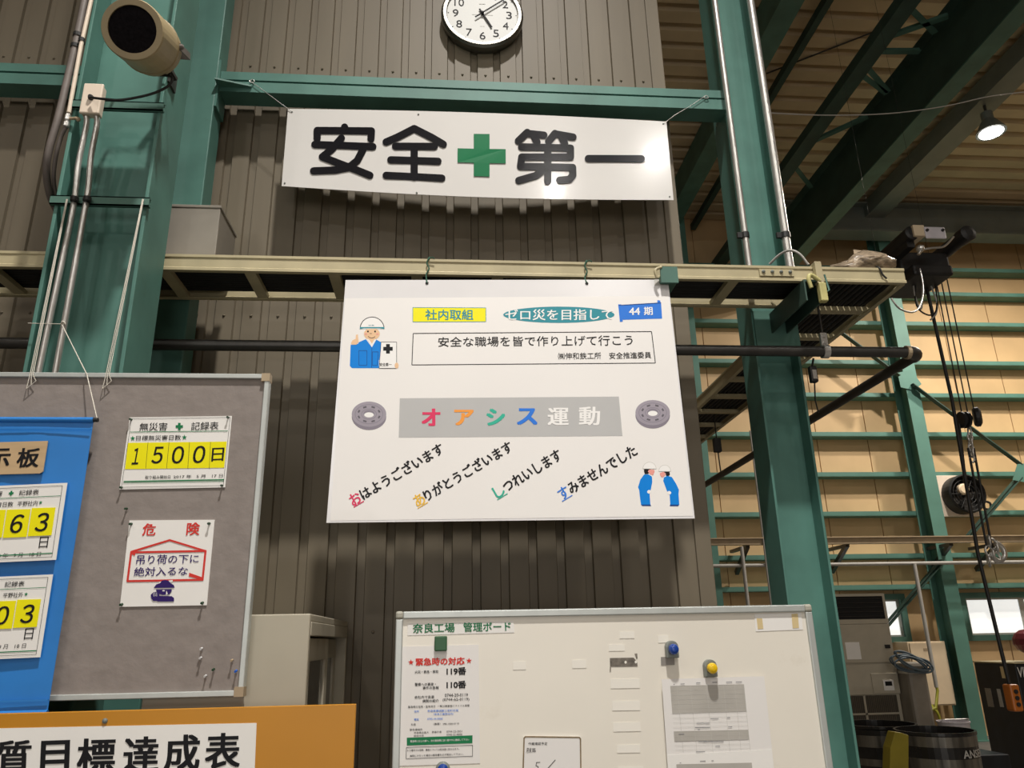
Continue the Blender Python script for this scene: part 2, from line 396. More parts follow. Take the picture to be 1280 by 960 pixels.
# far wall with window openings and narrow joints between its sheets
FY = 13.0
w1 = (P(1203, 748, FY).x, P(1216, 794, FY).z, P(1345, 748, FY).x, P(1205, 748, FY).z)
w2 = (P(1060, 750, FY).x, w1[1], P(1122, 750, FY).x, w1[3])
mb = MB()
xs = [3.0]; x = 3.0
x0s = P(1086, 560, FY).x
gx = x0s - .95 * 5
edges = [gx + .95 * k for k in range(20)]
def wall_piece(xa, xb, za, zb):
    cuts = [xa] + [e for e in edges if xa + .03 < e < xb - .03] + [xb]
    for a, b in zip(cuts, cuts[1:]):
        mb.box(a + .008, b - .008, FY, FY + .04, za, zb)
    mb.box(xa, xb, FY + .03, FY + .08, za, zb)
wall_piece(-9, w2[0], w1[1], w1[3]); wall_piece(w2[2], w1[0], w1[1], w1[3]); wall_piece(w1[2], 17, w1[1], w1[3])
wall_piece(-9, 17, 0, w1[1]); wall_piece(-9, 17, w1[3], RZ + .1)
struct('wall_far', mb, TANWALL)
SKYPANE = mat('frosted_window_pane', (.86, .87, .85), .4, var=.04, scale=2, emit=.78, dirt=((.75, .55, .33), 1.3, .66))
for i, w in enumerate((w1, w2)):
    mb = MB(); f = .05
    mb.box(w[0] - .09, w[0], FY - .08, FY + .05, w[1] - .09, w[3] + .09); mb.box(w[2], w[2] + .09, FY - .08, FY + .05, w[1] - .09, w[3] + .09)
    mb.box(w[0], w[2], FY - .08, FY + .05, w[1] - .09, w[1]); mb.box(w[0], w[2], FY - .08, FY + .05, w[3], w[3] + .09)
    o = struct('window_%d' % (i + 1), mb, GREEN_OLD)
    n = 2 if i == 0 else 1
    for k in range(n):
        a = w[0] + (w[2] - w[0]) * k / n; b = w[0] + (w[2] - w[0]) * (k + 1) / n
        mb = MB(); mb.box(a, a + f, FY - .02, FY + .02, w[1], w[3]); mb.box(b - f, b, FY - .02, FY + .02, w[1], w[3])
        mb.box(a + f, b - f, FY - .02, FY + .02, w[1], w[1] + .03); mb.box(a + f, b - f, FY - .02, FY + .02, w[3] - .03, w[3])
        s = _mesh('sash', mb, ALU, Vector((0, 0, 0))); s.parent = o
        p = _mesh('pane', MB().box(a + f, b - f, FY - .005, FY + .005, w[1] + .03, w[3] - .03), SKYPANE, Vector((0, 0, 0))); p.parent = s

# ================================================================== STEEL FRAME NEAR THE WALL
def h_column(name, label, x0, x1, y0, y1, z1, m, tf=.012, group=None, along='x', base=True):
    t = Thing(name, label, 'column', group)
    a = MB(); b = MB(); c = MB()
    if along == 'x':
        a.box(x0, x0 + tf, y0, y1, 0.02, z1); b.box(x1 - tf, x1, y0, y1, 0.02, z1)
        ym = (y0 + y1) / 2; c.box(x0 + tf, x1 - tf, ym - .005, ym + .005, 0.02, z1)
    else:
        a.box(x0, x1, y0, y0 + tf, 0.02, z1); b.box(x0, x1, y1 - tf, y1, 0.02, z1)
        xm = (x0 + x1) / 2; c.box(xm - .005, xm + .005, y0 + tf, y1 - tf, 0.02, z1)
    t.part('flange', a, m, bevel=.002); t.part('flange', b, m, bevel=.002); t.part('web', c, m)
    if base: t.part('base_plate', MB().box(x0 - .04, x1 + .04, y0 - .04, y1 + .04, 0, .02), m)
    t.done()
LC = (-1.278, -.988, 2.30, 2.50)
h_column('steel_column', 'green steel column with open web face carrying the loudspeaker and two conduits', *LC, 7.2, GREEN)
RCO = (1.258, 1.446, 2.88, 3.03)
h_column('steel_column', 'green steel column past the end of the siding wall, crossed by the cable tray', *RCO, 8.6, GREEN, tf=.010)
t = Thing('steel_post', 'green wall post between the siding and the loudspeaker column', 'post')
t.part('shaft', MB().box(-1.225, -1.006, 2.835, 2.945, .02, 6.3), GREEN, bevel=.004)
t.part('base_plate', MB().box(-1.27, -.96, 2.80, 2.975, 0, .02), GREEN); t.done()
# horizontal wall beam: two channels stacked with a narrow dark slot
def wall_beam(label, x0, x1):
    t = Thing('wall_beam', label, 'beam')
    y0, y1, z0, z1 = 2.852, 2.945, 3.880, 3.984; zm = (z0 + z1) / 2 + .006
    for (a, b, n) in ((zm + .005, z1, 'upper_channel'), (z0, zm - .005, 'lower_channel')):
        m = MB(); m.box(x0, x1, y0, y0 + .006, a, b); m.box(x0, x1, y0 + .006, y1, b - .006, b); m.box(x0, x1, y0 + .006, y1, a, a + .006); t.part(n, m, GREEN)
    t.part('spacer', MB().box(x0 + .02, x1 - .02, y0 + .02, y1 - .02, zm - .006, zm + .006), DARKGREEN)
    t.done()
wall_beam('long green horizontal beam above the safety banner', -1.006, 1.258)
wall_beam('short green horizontal beam beside the loudspeaker column', -3.2, -1.225)
t = Thing('gusset_plate', 'small green triangular gusset where the long beam meets the wall post', 'bracket')
m = MB(); m.prism([(-1.004, 2.80, 3.90), (-1.004, 2.945, 3.90), (-.86, 2.852, 3.90), (-.86, 2.84, 3.90)], (0, 0, .008)); t.part('plate', m, GREEN)
m = MB(); m.prism([(-1.006, 2.835, 3.79), (-.996, 2.835, 3.79), (-.996, 2.835, 4.03), (-1.006, 2.835, 4.03)], (0, .11, 0)); t.part('end_plate', m, GREEN); t.done()

# ------------------------------------------------------------------ cable tray
TY0, TY1 = 2.57, 2.82; TZ1 = P(1131, 336, TY0).z; TZ0 = TZ1 - .062; TXE = P(1131, 345, TY0).x
def tray_rail(a, b, flip):
    """side rail with turned lips: a-b runs along it, flip points into the tray"""
    m = MB(); a, b = Vector(a), Vector(b); f = Vector(flip)
    q = lambda p, o, z: (p.x + f.x * o, p.y + f.y * o, z)
    prof = [(-.004, TZ0), (.016, TZ0), (.016, TZ0 + .004), (.004, TZ0 + .014), (.004, TZ1 - .014), (.016, TZ1 - .004), (.016, TZ1), (-.004, TZ1), (-.004, TZ1 - .010), (0, TZ1 - .014), (0, TZ0 + .014), (-.004, TZ0 + .010)]
    m.prism([q(a, o, z) for o, z in prof], b - a); return m
t = Thing('cable_tray', 'long beige ladder cable tray crossing in front of the siding wall', 'cable tray')
t.part('rail', tray_rail((-3.2, TY0, 0), (TXE, TY0, 0), (0, 1, 0)), BEIGE)
t.part('rail', tray_rail((-3.2, TY1, 0), (TXE - .29, TY1, 0), (0, -1, 0)), BEIGE)
rx = P(306, 341, TY0).x + .012; k = -8
while rx + k * .30 < TXE - .33:
    x = rx + k * .30; k += 1
    if x < -3.1: continue
    t.part('rung', MB().box(x - .02, x + .02, TY0 + .004, TY1 - .004, TZ0 + .003, TZ0 + .022), BEIGE)
jx = P(975, 338, TY0).x
m = MB(); m.box(jx - .085, jx + .05, TY0 - .007, TY0 - .003, TZ0 + .018, TZ1 - .016)
for q in (-.07, -.035, .0, .035): m.lathe((jx + q, TY0 - .007, (TZ0 + TZ1) / 2 + .004), (0, -1, 0), [(.007, 0), (.007, .004), (.003, .007), (1e-5, .007)], 1, 8)
t.part('joint_plate', m, [BEIGE, MAGGREY]); t.done()
BX0, BX1 = TXE - .29, TXE
t = Thing('cable_tray', 'beige ladder cable tray branch running back into the hall under the crane', 'cable tray')
t.part('rail', tray_rail((BX1, TY0 + .018, 0), (BX1, 9.5, 0), (-1, 0, 0)), BEIGE)
t.part('rail', tray_rail((BX0, TY1 + .006, 0), (BX0, 9.5, 0), (1, 0, 0)), BEIGE)
y = 2.86
while y < 9.3: t.part('rung', MB().box(BX0 + .004, BX1 - .004, y - .02, y + .02, TZ0 + .003, TZ0 + .022), BEIGE); y += .30
t.done()
for i in range(11):
    yy = TY0 + .028 + i * .0192; r = .0088 + .0005 * ((i * 7) % 3)
    pts = smooth_path([(x, yy + random.uniform(-.0008, .0008), TZ0 + .022 + r + random.uniform(0, .004)) for x in [-3.1 + .32 * j for j in range(int((BX0 + 2.95) / .32))] + [BX0 - .02]], 2)
    solo('power_cable', 'black power cable lying lengthwise in the long cable tray', 'cable', MB().tube(pts, r, seg=6), CABLE, 'cables along the tray')
for i in range(10):
    xx = BX0 + .03 + i * .026; r = .0105 + .0008 * ((i * 5) % 3)
    pts = [(xx + random.uniform(-.001, .001), y, TZ0 + .022 + r + random.uniform(0, .003)) for y in [2.62 + .45 * j for j in range(15)]]
    solo('power_cable', 'black power cable lying in the tray branch that runs back', 'cable', MB().tube(pts, r, seg=6), CABLE, 'cables along the branch')
# brackets that carry the tray
t = Thing('tray_bracket', 'green steel bracket arm holding the tray on the column past the wall', 'bracket')
bx = P(990, 400, 2.75).x
m = MB(); m.box(bx - .035, bx + .035, 2.545, 2.88, TZ0 - .012, TZ0 - .004); m.box(bx + .029, bx + .035, 2.545, 2.88, TZ0 - .09, TZ0 - .012); m.box(bx - .035, bx - .029, 2.545, 2.88, TZ0 - .09, TZ0 - .012)
t.part('arm', m, DARKGREEN); t.part('mounting_plate', MB().box(1.265, 1.45, 2.872, 2.88, TZ0 - .16, TZ0 + .01), GREEN_OLD); t.done()  # shade of the arm's turned-away faces is put into its darker green
bx = P(856, 344, 2.54).x - .06
t = Thing('tray_bracket', 'green bracket end poking out under the tray at the poster corner', 'bracket')
t.part('arm', MB().box(bx - .035, bx + .03, 2.535, 2.99, TZ0 - .03, TZ0 - .002), GREEN_OLD, bevel=.004)
t.part('wall_plate', MB().box(bx - .06, bx + .06, 2.988, 2.999, TZ0 - .10, TZ0 + .02), GREEN_OLD)
t.part('front_lip', MB().box(bx - .035, bx + .03, 2.528, 2.536, TZ0 - .035, TZ0 + .03), GREEN_OLD)
m = MB(); m.tube(smooth_path([(bx - .03, 2.53, TZ0 + .028), (bx - .055, 2.525, TZ0 + .012), (bx - .05, 2.525, TZ0 - .02)], 5), .006); t.part('hook', m, BEIGE, label='pale hook on the bracket end'); t.done()
# duct box standing on the tray
gb = P(276, 257, 2.60)
t = Thing('duct_box', 'grey sheet metal box standing on the tray behind the loudspeaker column', 'box')
m = MB(); m.box(gb.x - .30, gb.x, 2.60, 2.82, TZ1 + .001, gb.z - .01); t.part('body', m, GREYBOX, bevel=.003)
t.part('lid', MB().box(gb.x - .303, gb.x + .003, 2.597, 2.823, gb.z - .012, gb.z), GREYBOX, bevel=.002); t.done()
# pipe along the wall, elbow and run back into the hall
PZ_, PD, PR = P(700, 436, 2.70).z, 2.70, .0208
ex = P(1150, 437, PD).x
t = Thing('steel_pipe', 'black horizontal pipe passing behind the poster and turning back into the hall', 'pipe')
t.part('pipe_run', MB().tube([(-3.2, PD, PZ_), (ex - .045, PD, PZ_)], PR, seg=16), BLACKPIPE)
t.part('elbow', MB().tube([(ex - .05 + .05 * math.sin(a * PI / 16), PD + .05 - .05 * math.cos(a * PI / 16), PZ_) for a in range(9)], PR * 1.22, seg=16), BLACKPIPE)
m = MB(); m.lathe((ex - .062, PD, PZ_), (1, 0, 0), [(PR * 1.3, 0), (PR * 1.3, .014)], 0, 16); t.part('collar', m, BRONZE, label='rusty tan collar beside the elbow')
t.part('branch_run', MB().tube([(ex, PD + .045, PZ_), (ex, 9.5, PZ_)], PR, seg=16), BLACKPIPE); t.done()
hx = P(1031, 437, PD).x
t = Thing('pipe_hanger', 'galvanized pipe clamp hung on a rod under the tray end', 'hanger')
m = MB(); m.lathe((hx - .012, PD, PZ_), (1, 0, 0), [(PR + .001, 0), (PR + .006, 0), (PR + .006, .024), (PR + .001, .024)], 0, 18); t.part('clamp', m, STEEL)
m = MB(); m.box(hx - .013, hx + .013, PD - .008, PD + .004, PZ_ + PR, PZ_ + PR + .055); m.lathe((hx, PD - .008, PZ_ + PR + .015), (0, -1, 0), [(.007, 0), (.007, .006)], 0, 6); m.lathe((hx, PD - .008, PZ_ + PR + .042), (0, -1, 0), [(.007, 0), (.007, .006)], 0, 6); t.part('bracket', m, STEEL)
t.part('rod', MB().tube([(hx, PD, PZ_ + PR + .05), (hx, PD, TZ0 + .01)], .005, seg=8), BLACKPIPE); t.done()
# clamp on the tray end
cx = P(1022, 350, TY0 - .02).x; cz = TZ0
t = Thing('beam_clamp', 'pale yellow steel clamp gripping the front rail of the tray', 'clamp')
m = MB(); m.box(cx - .006, cx + .020, TY0 - .03, TY0 - .005, cz - .02, TZ1 + .004); m.box(cx - .006, cx + .020, TY0 - .03, TY0 + .02, TZ1 + .001, TZ1 + .009); t.part('strap', m, BEIGE, bevel=.002)
m = MB(); m.box(cx - .004, cx + .024, TY0 - .035, TY0 - .008, cz - .095, cz - .018); t.part('body', m, CLAMPY, bevel=.004)
m = MB(); m.tube(smooth_path([(cx + .005, TY0 - .025, cz - .01), (cx - .028, TY0 - .03, cz + .012), (cx - .04, TY0 - .03, cz - .005), (cx - .034, TY0 - .028, cz - .04)], 5), .008); t.part('hook', m, CLAMPY)
m = MB(); m.tube([(cx + .03, TY0 - .02, cz + .02), (cx + .04, TY0 - .02, cz - .045), (cx + .03, TY0 - .02, cz - .05)], .0035); t.part('spring_clip', m, GREEN_OLD, label='green bent clip wire'); t.done()
# plastic bag on the tray end
b0 = P(1072, 322, 2.66)
mb = MB(); n = 18; rows = []
for a in range(9):
    ph_ = PI * a / 8; row = []
    for k in range(n):
        th = 2 * PI * k / n; w = 1 + .16 * math.sin(3 * th + a) + .1 * math.sin(7 * th + 2 * a)
        sx = .15 * (1 - .35 * (math.cos(th) < -.5)); row.append((b0.x + sx * math.cos(th) * math.sin(ph_) * w, 2.68 + .085 * math.sin(th) * math.sin(ph_) * w, TZ1 + .004 + .098 * (1 - math.cos(ph_)) / 2 * 1.25 * (.82 + .36 * math.cos(th) * .5 + .12 * math.sin(5 * th + a))))
    rows.append(row)
mb.grid(rows, 0, True, True)
PLASTIC = mat('clear_brown_plastic_film', (.30, .235, .165), .16, var=.6, scale=26, bump=.9, stretch=(1, 1, 2.5))
solo('plastic_bag', 'crumpled clear plastic bag lying on the end of the tray', 'bag', mb, PLASTIC)
# small tied cord at the tray end, loose cables
m = MB(); q = P(1099, 330, TY0 - .01)
m.tube(smooth_path([(q.x, TY0 + .01, TZ1 + .012), (q.x, TY0 - .008, TZ1 - .004), (q.x + .006, TY0 - .009, TZ1 - .03), (q.x + .02, TY0 - .009, TZ0 + .014)], 5), .0035)
solo('cable_tie', 'black cable tie knotted over the tray rail beside the plastic bag', 'cable tie', m, CABLE)
m = MB(); m.tube(smooth_path([P(962, 330, 2.74), P(975, 318, 2.70), P(988, 313, 2.66), P(1000, 318, 2.64), P(1010, 331, 2.64)], 6), .005)
solo('loose_cable', 'grey cable looping over the tray beside the conduit ends', 'cable', m, GREYCABLE)
m = MB(); m.tube(smooth_path([P(1114, 373, 2.78), P(1125, 386, 2.80), P(1142, 390, 2.95), P(1151, 380, 3.2), P(1154, 360, 3.6), P(1150, 336, 4.1)], 8), .004)
solo('loose_cable', 'grey cable looping from the tray end up to the hoist', 'cable', m, GREYCABLE)

# ------------------------------------------------------------------ conduits on the column past the wall
def conduit(label, a, b, d, r, z0, group=None, z1=7.0, m=STEEL, straps=()):
    xa = P(*a, d).x; xb = P(*b, d).x; x = (xa + xb) / 2
    t = Thing('conduit', label, 'conduit', group); t.part('tube', MB().tube([(x, d, z0), (x, d, z1)], r, seg=14), m)
    for (py, n) in straps:
        z = P((a[0] + b[0]) / 2, py, d).z
        mm = MB(); mm.lathe((x, d, z - .012), (0, 0, 1), [(r + .0005, 0), (r + .004, 0), (r + .004, .024), (r + .0005, .024)], 0, 14); mm.box(x - r - .022, x - r + .002, d - .006, d + .006, z - .012, z + .012); t.part('strap', mm, BLACK)
    t.done(); return x
conduit('thin steel conduit standing on the tray nearer the siding wall edge', (895, 20), (932, 290), 2.76, .0125, TZ1 - .03, straps=((294, 0),))
conduit('thicker steel conduit standing on the tray farther from the siding wall edge', (944, 60), (979, 255), 2.77, .0165, TZ1 - .03, straps=((294, 0),))

# ================================================================== LOUDSPEAKER COLUMN FITTINGS
SD = 2.305
def strut(label, py, x0=LC[0] - .01, x1=LC[1] + .01):
    z = P(130, py, SD).z; m = MB()
    m.box(x0, x1, SD - .018, SD - .014, z - .002, z + .030); m.box(x0, x1, SD - .018, SD - .002, z + .026, z + .030); m.box(x0, x1, SD - .018, SD - .002, z - .002, z + .002)
    m.box(x0, x1, SD - .006, SD - .002, z - .002, z + .008); m.box(x0, x1, SD - .006, SD - .002, z + .020, z + .030)
    solo('strut_channel', label, 'channel', m, GREEN_OLD); return z
zl = strut('green channel strut across the loudspeaker column below the junction box, hung with cords', 259)
zu = strut('green channel strut across the loudspeaker column behind the junction box', 139)
jb = P(114, 123, 2.25); jz1 = P(118, 104, 2.25).z; jz0 = P(110, 141, 2.25).z; jx0, jx1 = P(98, 141, 2.25).x, P(123, 142, 2.25).x
t = Thing('junction_box', 'cream plastic junction box on the loudspeaker column', 'junction box')
t.part('body', MB().box(jx0 + .003, jx1 - .003, 2.262, 2.285, jz0 + .003, jz1 - .003), WHITEPL, bevel=.003)
t.part('cover', MB().box(jx0, jx1, 2.25, 2.262, jz0, jz1), WHITEPL, bevel=.004)
m = MB(); m.lathe(((jx0 + jx1) / 2, 2.25, (jz0 + jz1) / 2), (0, -1, 0), [(.010, 0), (.009, .006), (.006, .012), (1e-5, .012)], 0, 12); t.part('cable_gland', m, BLACK); t.done()
def bent(label, pxs, d, r, m, cat='conduit', name='conduit', straps=(), sm=True):
    t = Thing(name, label, cat); pts = [P(x, y, dd) for (x, y), dd in zip(pxs, d if isinstance(d, (list, tuple)) else [d] * len(pxs))]
    t.part('tube', MB().tube(smooth_path(pts, 5) if sm else pts, r, seg=12), m)
    for (x, y) in straps:
        q = P(x, y, d if not isinstance(d, (list, tuple)) else d[0]); mm = MB(); mm.lathe(q - Vector((0, 0, .007)), (0, 0, 1), [(r + .0005, 0), (r + .003, 0), (r + .003, .014), (r + .0005, .014)], 0, 12); mm.box(q.x - .004, q.x + .004, q.y, SD + .001, q.z - .007, q.z + .007)
        t.part('strap', mm, BLACK)
    t.done()
bent('steel conduit below the junction box running down the column flange, nearer the siding', [(108, 146), (108, 158), (98, 205), (92, 257), (70, 362), (26, 570)], [2.272, 2.278, 2.285, 2.285, 2.285, 2.285], .0095, STEEL, straps=((93, 249),))
bent('steel conduit below the junction box running down over the column web', [(121, 146), (121, 158), (114, 195), (111, 230), (107, 257), (88, 363), (52, 560)], [2.272, 2.278, 2.285, 2.285, 2.285, 2.285, 2.285], .0095, STEEL, straps=((109, 249),))
bent('thick brown grey flexible conduit bending beside the loudspeaker column', [(112, -30), (106, 0), (95, 53), (84, 100), (73, 146), (61, 188), (58, 215), (62, 243), (70, 262)], [2.30, 2.30, 2.30, 2.30, 2.30, 2.31, 2.34, 2.40, 2.46], .0118, GREYPIPE, straps=((97, 44), (94, 58)))
bent('slim white pipe beside the thick flexible conduit', [(120, -30), (114, 0), (101, 58), (86, 141)], 2.288, .0068, WHITEPL, cat='pipe', name='white_pipe', straps=((102, 50),), sm=False)
t = Thing('pipe_fitting', 'small metal hose fitting at the foot of the slim white pipe', 'fitting')
q = P(84, 150, 2.288); m = MB(); m.lathe(q - Vector((0, 0, .03)), (0, 0, 1), [(.007, 0), (.010, .004), (.010, .018), (.007, .022), (.009, .03), (.009, .05), (.006, .054)], 0, 10); t.part('body', m, STEEL)
m = MB(); m.tube([q + Vector((.005, 0, .005)), q + Vector((.035, -.005, .005))], .005); m.ball(q + Vector((.038, -.005, 0)), .008); t.part('valve_lever', m, BRONZE)
m = MB(); m.tube(smooth_path([q - Vector((0, 0, .03)), P(76, 172, 2.30), P(70, 195, 2.32), P(67, 222, 2.36), P(70, 246, 2.42)], 5), .007, seg=8); t.part('hose', m, GREYPIPE); t.done()

# loudspeaker
A = P(166, 37, 2.015); B = P(193.5, 62, 2.205); ax = (B - A).normalized(); Ls = (B - A).length; R0 = .0935
t = Thing('loudspeaker', 'olive beige cylindrical loudspeaker bracketed high on the green column', 'loudspeaker')
m = MB(); m.lathe(A, ax, [(R0 * .77, .004), (R0 * .77, -.006), (R0 * .97, -.006), (R0, .0), (R0 * 1.0, Ls * .70), (R0 * 1.035, Ls * .71), (R0 * 1.035, Ls * .74), (R0 * 1.0, Ls * .75), (R0 * .98, Ls * .92), (R0 * .90, Ls), (1e-4, Ls)], 0, 40); t.part('body', m, SPEAKERM)
m = MB(); m.lathe(A, ax, [(1e-4, .030), (R0 * .30, .028), (R0 * .36, .012), (R0 * .62, .008), (R0 * .775, .000)], 0, 36); t.part('grille', m, MESHBLACK)
side = ax.cross(Vector((0, 0, 1))).normalized(); upv = side.cross(ax).normalized()
m = MB(); rr = R0 * 1.05; c0 = A + ax * Ls * .72; c1 = A + ax * (Ls + .055)
for s in (1, -1):
    m.bar(c0 + side * rr * s, c1 + side * rr * s, .004, .022, up=upv)
    m.lathe(c0 + side * rr * s, side * s, [(.009, 0), (.009, .008), (.004, .012), (1e-5, .012)], 0, 10)
m.bar(c1 - side * rr, c1 + side * rr, .022, .004, up=ax); t.part('bracket', m, GREYPIPE)
foot = c1 + Vector((.02, 0, -.005)); m = MB()
m.bar(c1, Vector((LC[1] + .012, 2.345, c1.z - .03)), .02, .012); m.box(LC[1] + .0005, LC[1] + .008, 2.31, 2.375, c1.z - .065, c1.z + .0); t.part('wall_mount', m, BLACKPIPE)
t.done()
m = MB(); q0 = A + ax * Ls * .95 - upv * R0 * .9
m.tube(smooth_path([q0, P(214, 96, 2.22), P(212, 106, 2.22), P(196, 115, 2.22), P(175, 121, 2.22), P(150, 125, 2.21), P(132, 124, 2.21), P(114, 122, 2.236)], 6), .0042, seg=8)
solo('speaker_cable', 'black cable sagging from the loudspeaker to the junction box', 'cable', m, CABLE)

# ================================================================== CLOCK
cc = P(603, 17, 2.945); CR = .197
t = Thing('wall_clock', 'round wall clock with metal rim above the long green beam', 'clock')
m = MB(); m.lathe((cc.x, 2.998, cc.z), (0, -1, 0), [(CR * .96, 0), (CR * .97, .012), (CR, .03), (CR * 1.0, .048), (CR * .95, .060), (CR * .875, .060), (CR * .855, .050)], 0, 64, caps=False); t.part('rim', m, CHROME)
m = MB(); m.lathe((cc.x, 2.998, cc.z), (0, -1, 0), [(CR * .86, .040), (CR * .86, .049), (1e-4, .049)], 0, 64); t.part('dial', m, DIAL)
DS = Plane(2.949)
class XZ:                                        # text set out in metres on the dial
    def p(s, x, z, off=0): return Vector((cc.x + x, 2.949 - off, cc.z - z))
m = MB(); xz = XZ()
for h in range(1, 13):
    a = 2 * PI * h / 12; x, z = CR * .65 * math.sin(a), -CR * .65 * math.cos(a)
    w_ = .023 if h >= 10 else .0138
    if h == 11: w_ = .015
    if h == 1: w_ = .0045
    m = MB(); text(m, str(h), (x - w_, z - .0215, x + w_, z + .0215), xz, .0012, .0); t.part('numeral', m, INK)
m = MB()
for k in range(12):
    a = 2 * PI * k / 12; x, z = CR * .81 * math.sin(a), -CR * .81 * math.cos(a); x2, z2 = CR * .84 * math.sin(a), -CR * .84 * math.cos(a)
    stroke(m, [(x, z), (x2, z2)], .003, xz, .0012, 0, False)
stroke(m, [(-.014, -.062), (.014, -.062)], .004, xz, .0012, 1, False); stroke(m, [(-.010, .072), (.010, .072)], .002, xz, .0012, 1, False)
stroke(m, [(-.05, .004), (.05, .004)], .002, xz, .0011, 1, False)
t.part('dial_marks', m, [INK, LTGREYINK])
def hand(ang, l, tail, w, y):
    a = math.radians(ang); d = Vector((math.sin(a), 0, math.cos(a))); c = Vector((cc.x, y, cc.z)); mm = MB(); mm.bar(c - d * tail, c + d * l, .0025, w, up=Vector((-d.z, 0, d.x))); return mm
t.part('hour_hand', hand(151.5, .092, .03, .009, 2.943), INK, bevel=.0008); t.part('minute_hand', hand(51, .148, .045, .007, 2.938), INK, bevel=.0008)
m = MB(); m.lathe((cc.x, 2.946, cc.z), (0, -1, 0), [(.007, 0), (.007, .012), (.003, .014), (1e-5, .014)], 0, 16); t.part('hand_cap', m, INK); t.done()

# ================================================================== SAFETY BANNER
BS = Bowed(2.845, -.70, .965, .055)
t = Thing('safety_banner', 'long white safety board with big black characters and green cross', 'sign')
class BannerEdge:
    pass
m = MB(); nxs = 28; tq = []
top = [(360 + (833 - 360) * u, 136 + 16 * u - 3.2 * math.sin(PI * u)) for u in [k / nxs for k in range(nxs + 1)]]
bot = [(352 + (842 - 352) * u, 232.5 + 17.5 * u + 5.0 * math.sin(PI * u)) for u in [k / nxs for k in range(nxs + 1)]]
rows = [[BS.p(a[0] + (b[0] - a[0]) * v, a[1] + (b[1] - a[1]) * v) for a, b in zip(top, bot)] for v in (0, .25, .5, .75, 1)]
back = [[p + Vector((0, .003, 0)) for p in r] for r in rows]
m.grid(rows, 0, True); m.grid(back, 0, True); m.grid([rows[0], back[0]]); m.grid([rows[-1], back[-1]])
m.grid([[r[0] for r in rows], [r[0] for r in back]]); m.grid([[r[-1] for r in rows], [r[-1] for r in back]]); t.part('panel', m, BANNERM)
m = MB(); TH = 34 * K; OF = .0035
sB = lambda *p: stroke(m, [cB(*q) for q in p], TH, BS, OF)
sC = lambda *p: stroke(m, [cC(*q) for q in p], TH, BS, OF)
sB((493, 600), (493, 616)); sB((364, 655), (364, 616), (619, 618), (617, 656)); sB((353, 682), (626, 692))
sB((478, 652), (432, 705), (388, 740), (470, 772), (540, 798), (612, 827)); sB((582, 700), (552, 758), (512, 790), (450, 802), (347, 806))
t.part('character', m, GLOSSINK); m = MB()
sB((688, 670), (740, 648), (820, 607), (905, 650), (957, 681)); sB((732, 690), (915, 691)); sB((820, 700), (820, 835)); sB((710, 754), (932, 761)); sB((688, 827), (950, 840))
t.part('character', m, GLOSSINK); m = MB()
sC((180, 665), (222, 625)); sC((222, 630), (300, 638)); sC((255, 645), (268, 672)); sC((322, 668), (352, 630)); sC((352, 632), (437, 647)); sC((385, 650), (398, 678))
sC((195, 693), (425, 699), (425, 741), (196, 741), (190, 785), (435, 790), (436, 826), (420, 846), (374, 850)); sC((318, 692), (318, 855)); sC((312, 792), (262, 828), (182, 851)); t.part('character', m, GLOSSINK); m = MB()
sC((509, 748), (758, 749))
t.part('character', m, GLOSSINK)
m = MB(); area(m, [cB(*q) for q in ((1100, 632), (1174, 633), (1174, 703), (1250, 704), (1250, 771), (1174, 770), (1174, 833), (1100, 831), (1100, 768), (1024, 766), (1024, 700), (1100, 702))], BS, OF); t.part('green_cross', m, GREENINK)
m = MB()
for (x, y) in ((365, 140), (356, 229), (829, 155), (837, 246), (523, 143), (521, 241)):
    q = BS.p(x, y, 0); m.lathe(q, (0, -1, 0), [(.004, 0), (.004, .002), (.002, .004), (1e-5, .004)], 0, 8)
t.part('rivets', m, MAGGREY); t.done()
for (lab, px0, pts) in (('wire tie from the banner corner up to the wall post end of the beam', (365, 140), [(345, 125), (325, 110), (312, 101)]), ('wire tie from the banner corner up to the beam end at the hall opening', (829, 155), [(845, 143), (862, 133), (880, 121)])):
    q0 = BS.p(*px0, .004); pth = [q0] + [P(x, y, 2.843) for x, y in pts]
    m = MB(); m.tube(pth, .0014, seg=5); e = pth[-1]
    m.tube(smooth_path([e, e + Vector((.012, 0, .008)), e + Vector((.02, 0, -.004)), e + Vector((.004, 0, -.008)), e], 4), .002, seg=5)
    solo('wire_tie', lab, 'wire', m, STEEL)

# ================================================================== POSTER
PS = Plane(2.555, 0, (2.555 - 2.475) / .87, 0, P(640, 350, 2.53).z)
t = Thing('poster', 'large white laminated poster hanging from the cable tray', 'poster')
Q = [(432, 350), (835, 349.5), (868.5, 648), (408, 653.5)]
m = MB(); sheet(m, Q, PS, .0015, 0); t.part('sheet', m, LAMIN)
m = MB(); area(m, [(431.5, 373), (835.5, 370), (866, 645), (413, 651)], PS, .0006); t.part('printed_page', m, PAPER2)
m = MB(); area(m, [(516, 384.6), (607.3, 385), (607.3, 402.3), (516, 402.6)], PS, .001); stroke(m, [(516, 384.6), (607.3, 385), (607.3, 402.3), (516, 402.6)], .7, PS, .0011, 1, False, True)
t.part('yellow_caption_box', m, [YELLOW, TEAL2])
m = MB(); area(m, oval(698.5, 393.6, 69.6, 10.2, 40), PS, .001); t.part('teal_oval', m, TEAL2)
m = MB(); area(m, [cG(652, 572), cG(852, 560), cG(857, 634), cG(660, 640)], PS, .001)
area(m, [cG(650, 567), cG(664, 567), cG(672, 648), cG(658, 650)], PS, .0012); area(m, [cG(834, 547), cG(848, 549), cG(850, 562), cG(834, 563)], PS, .0012)
stroke(m, [cG(652, 572), cG(852, 560)], 1.0, PS, .0013, 1, False)
t.part('blue_scroll', m, [BLUEINK, NAVYINK])
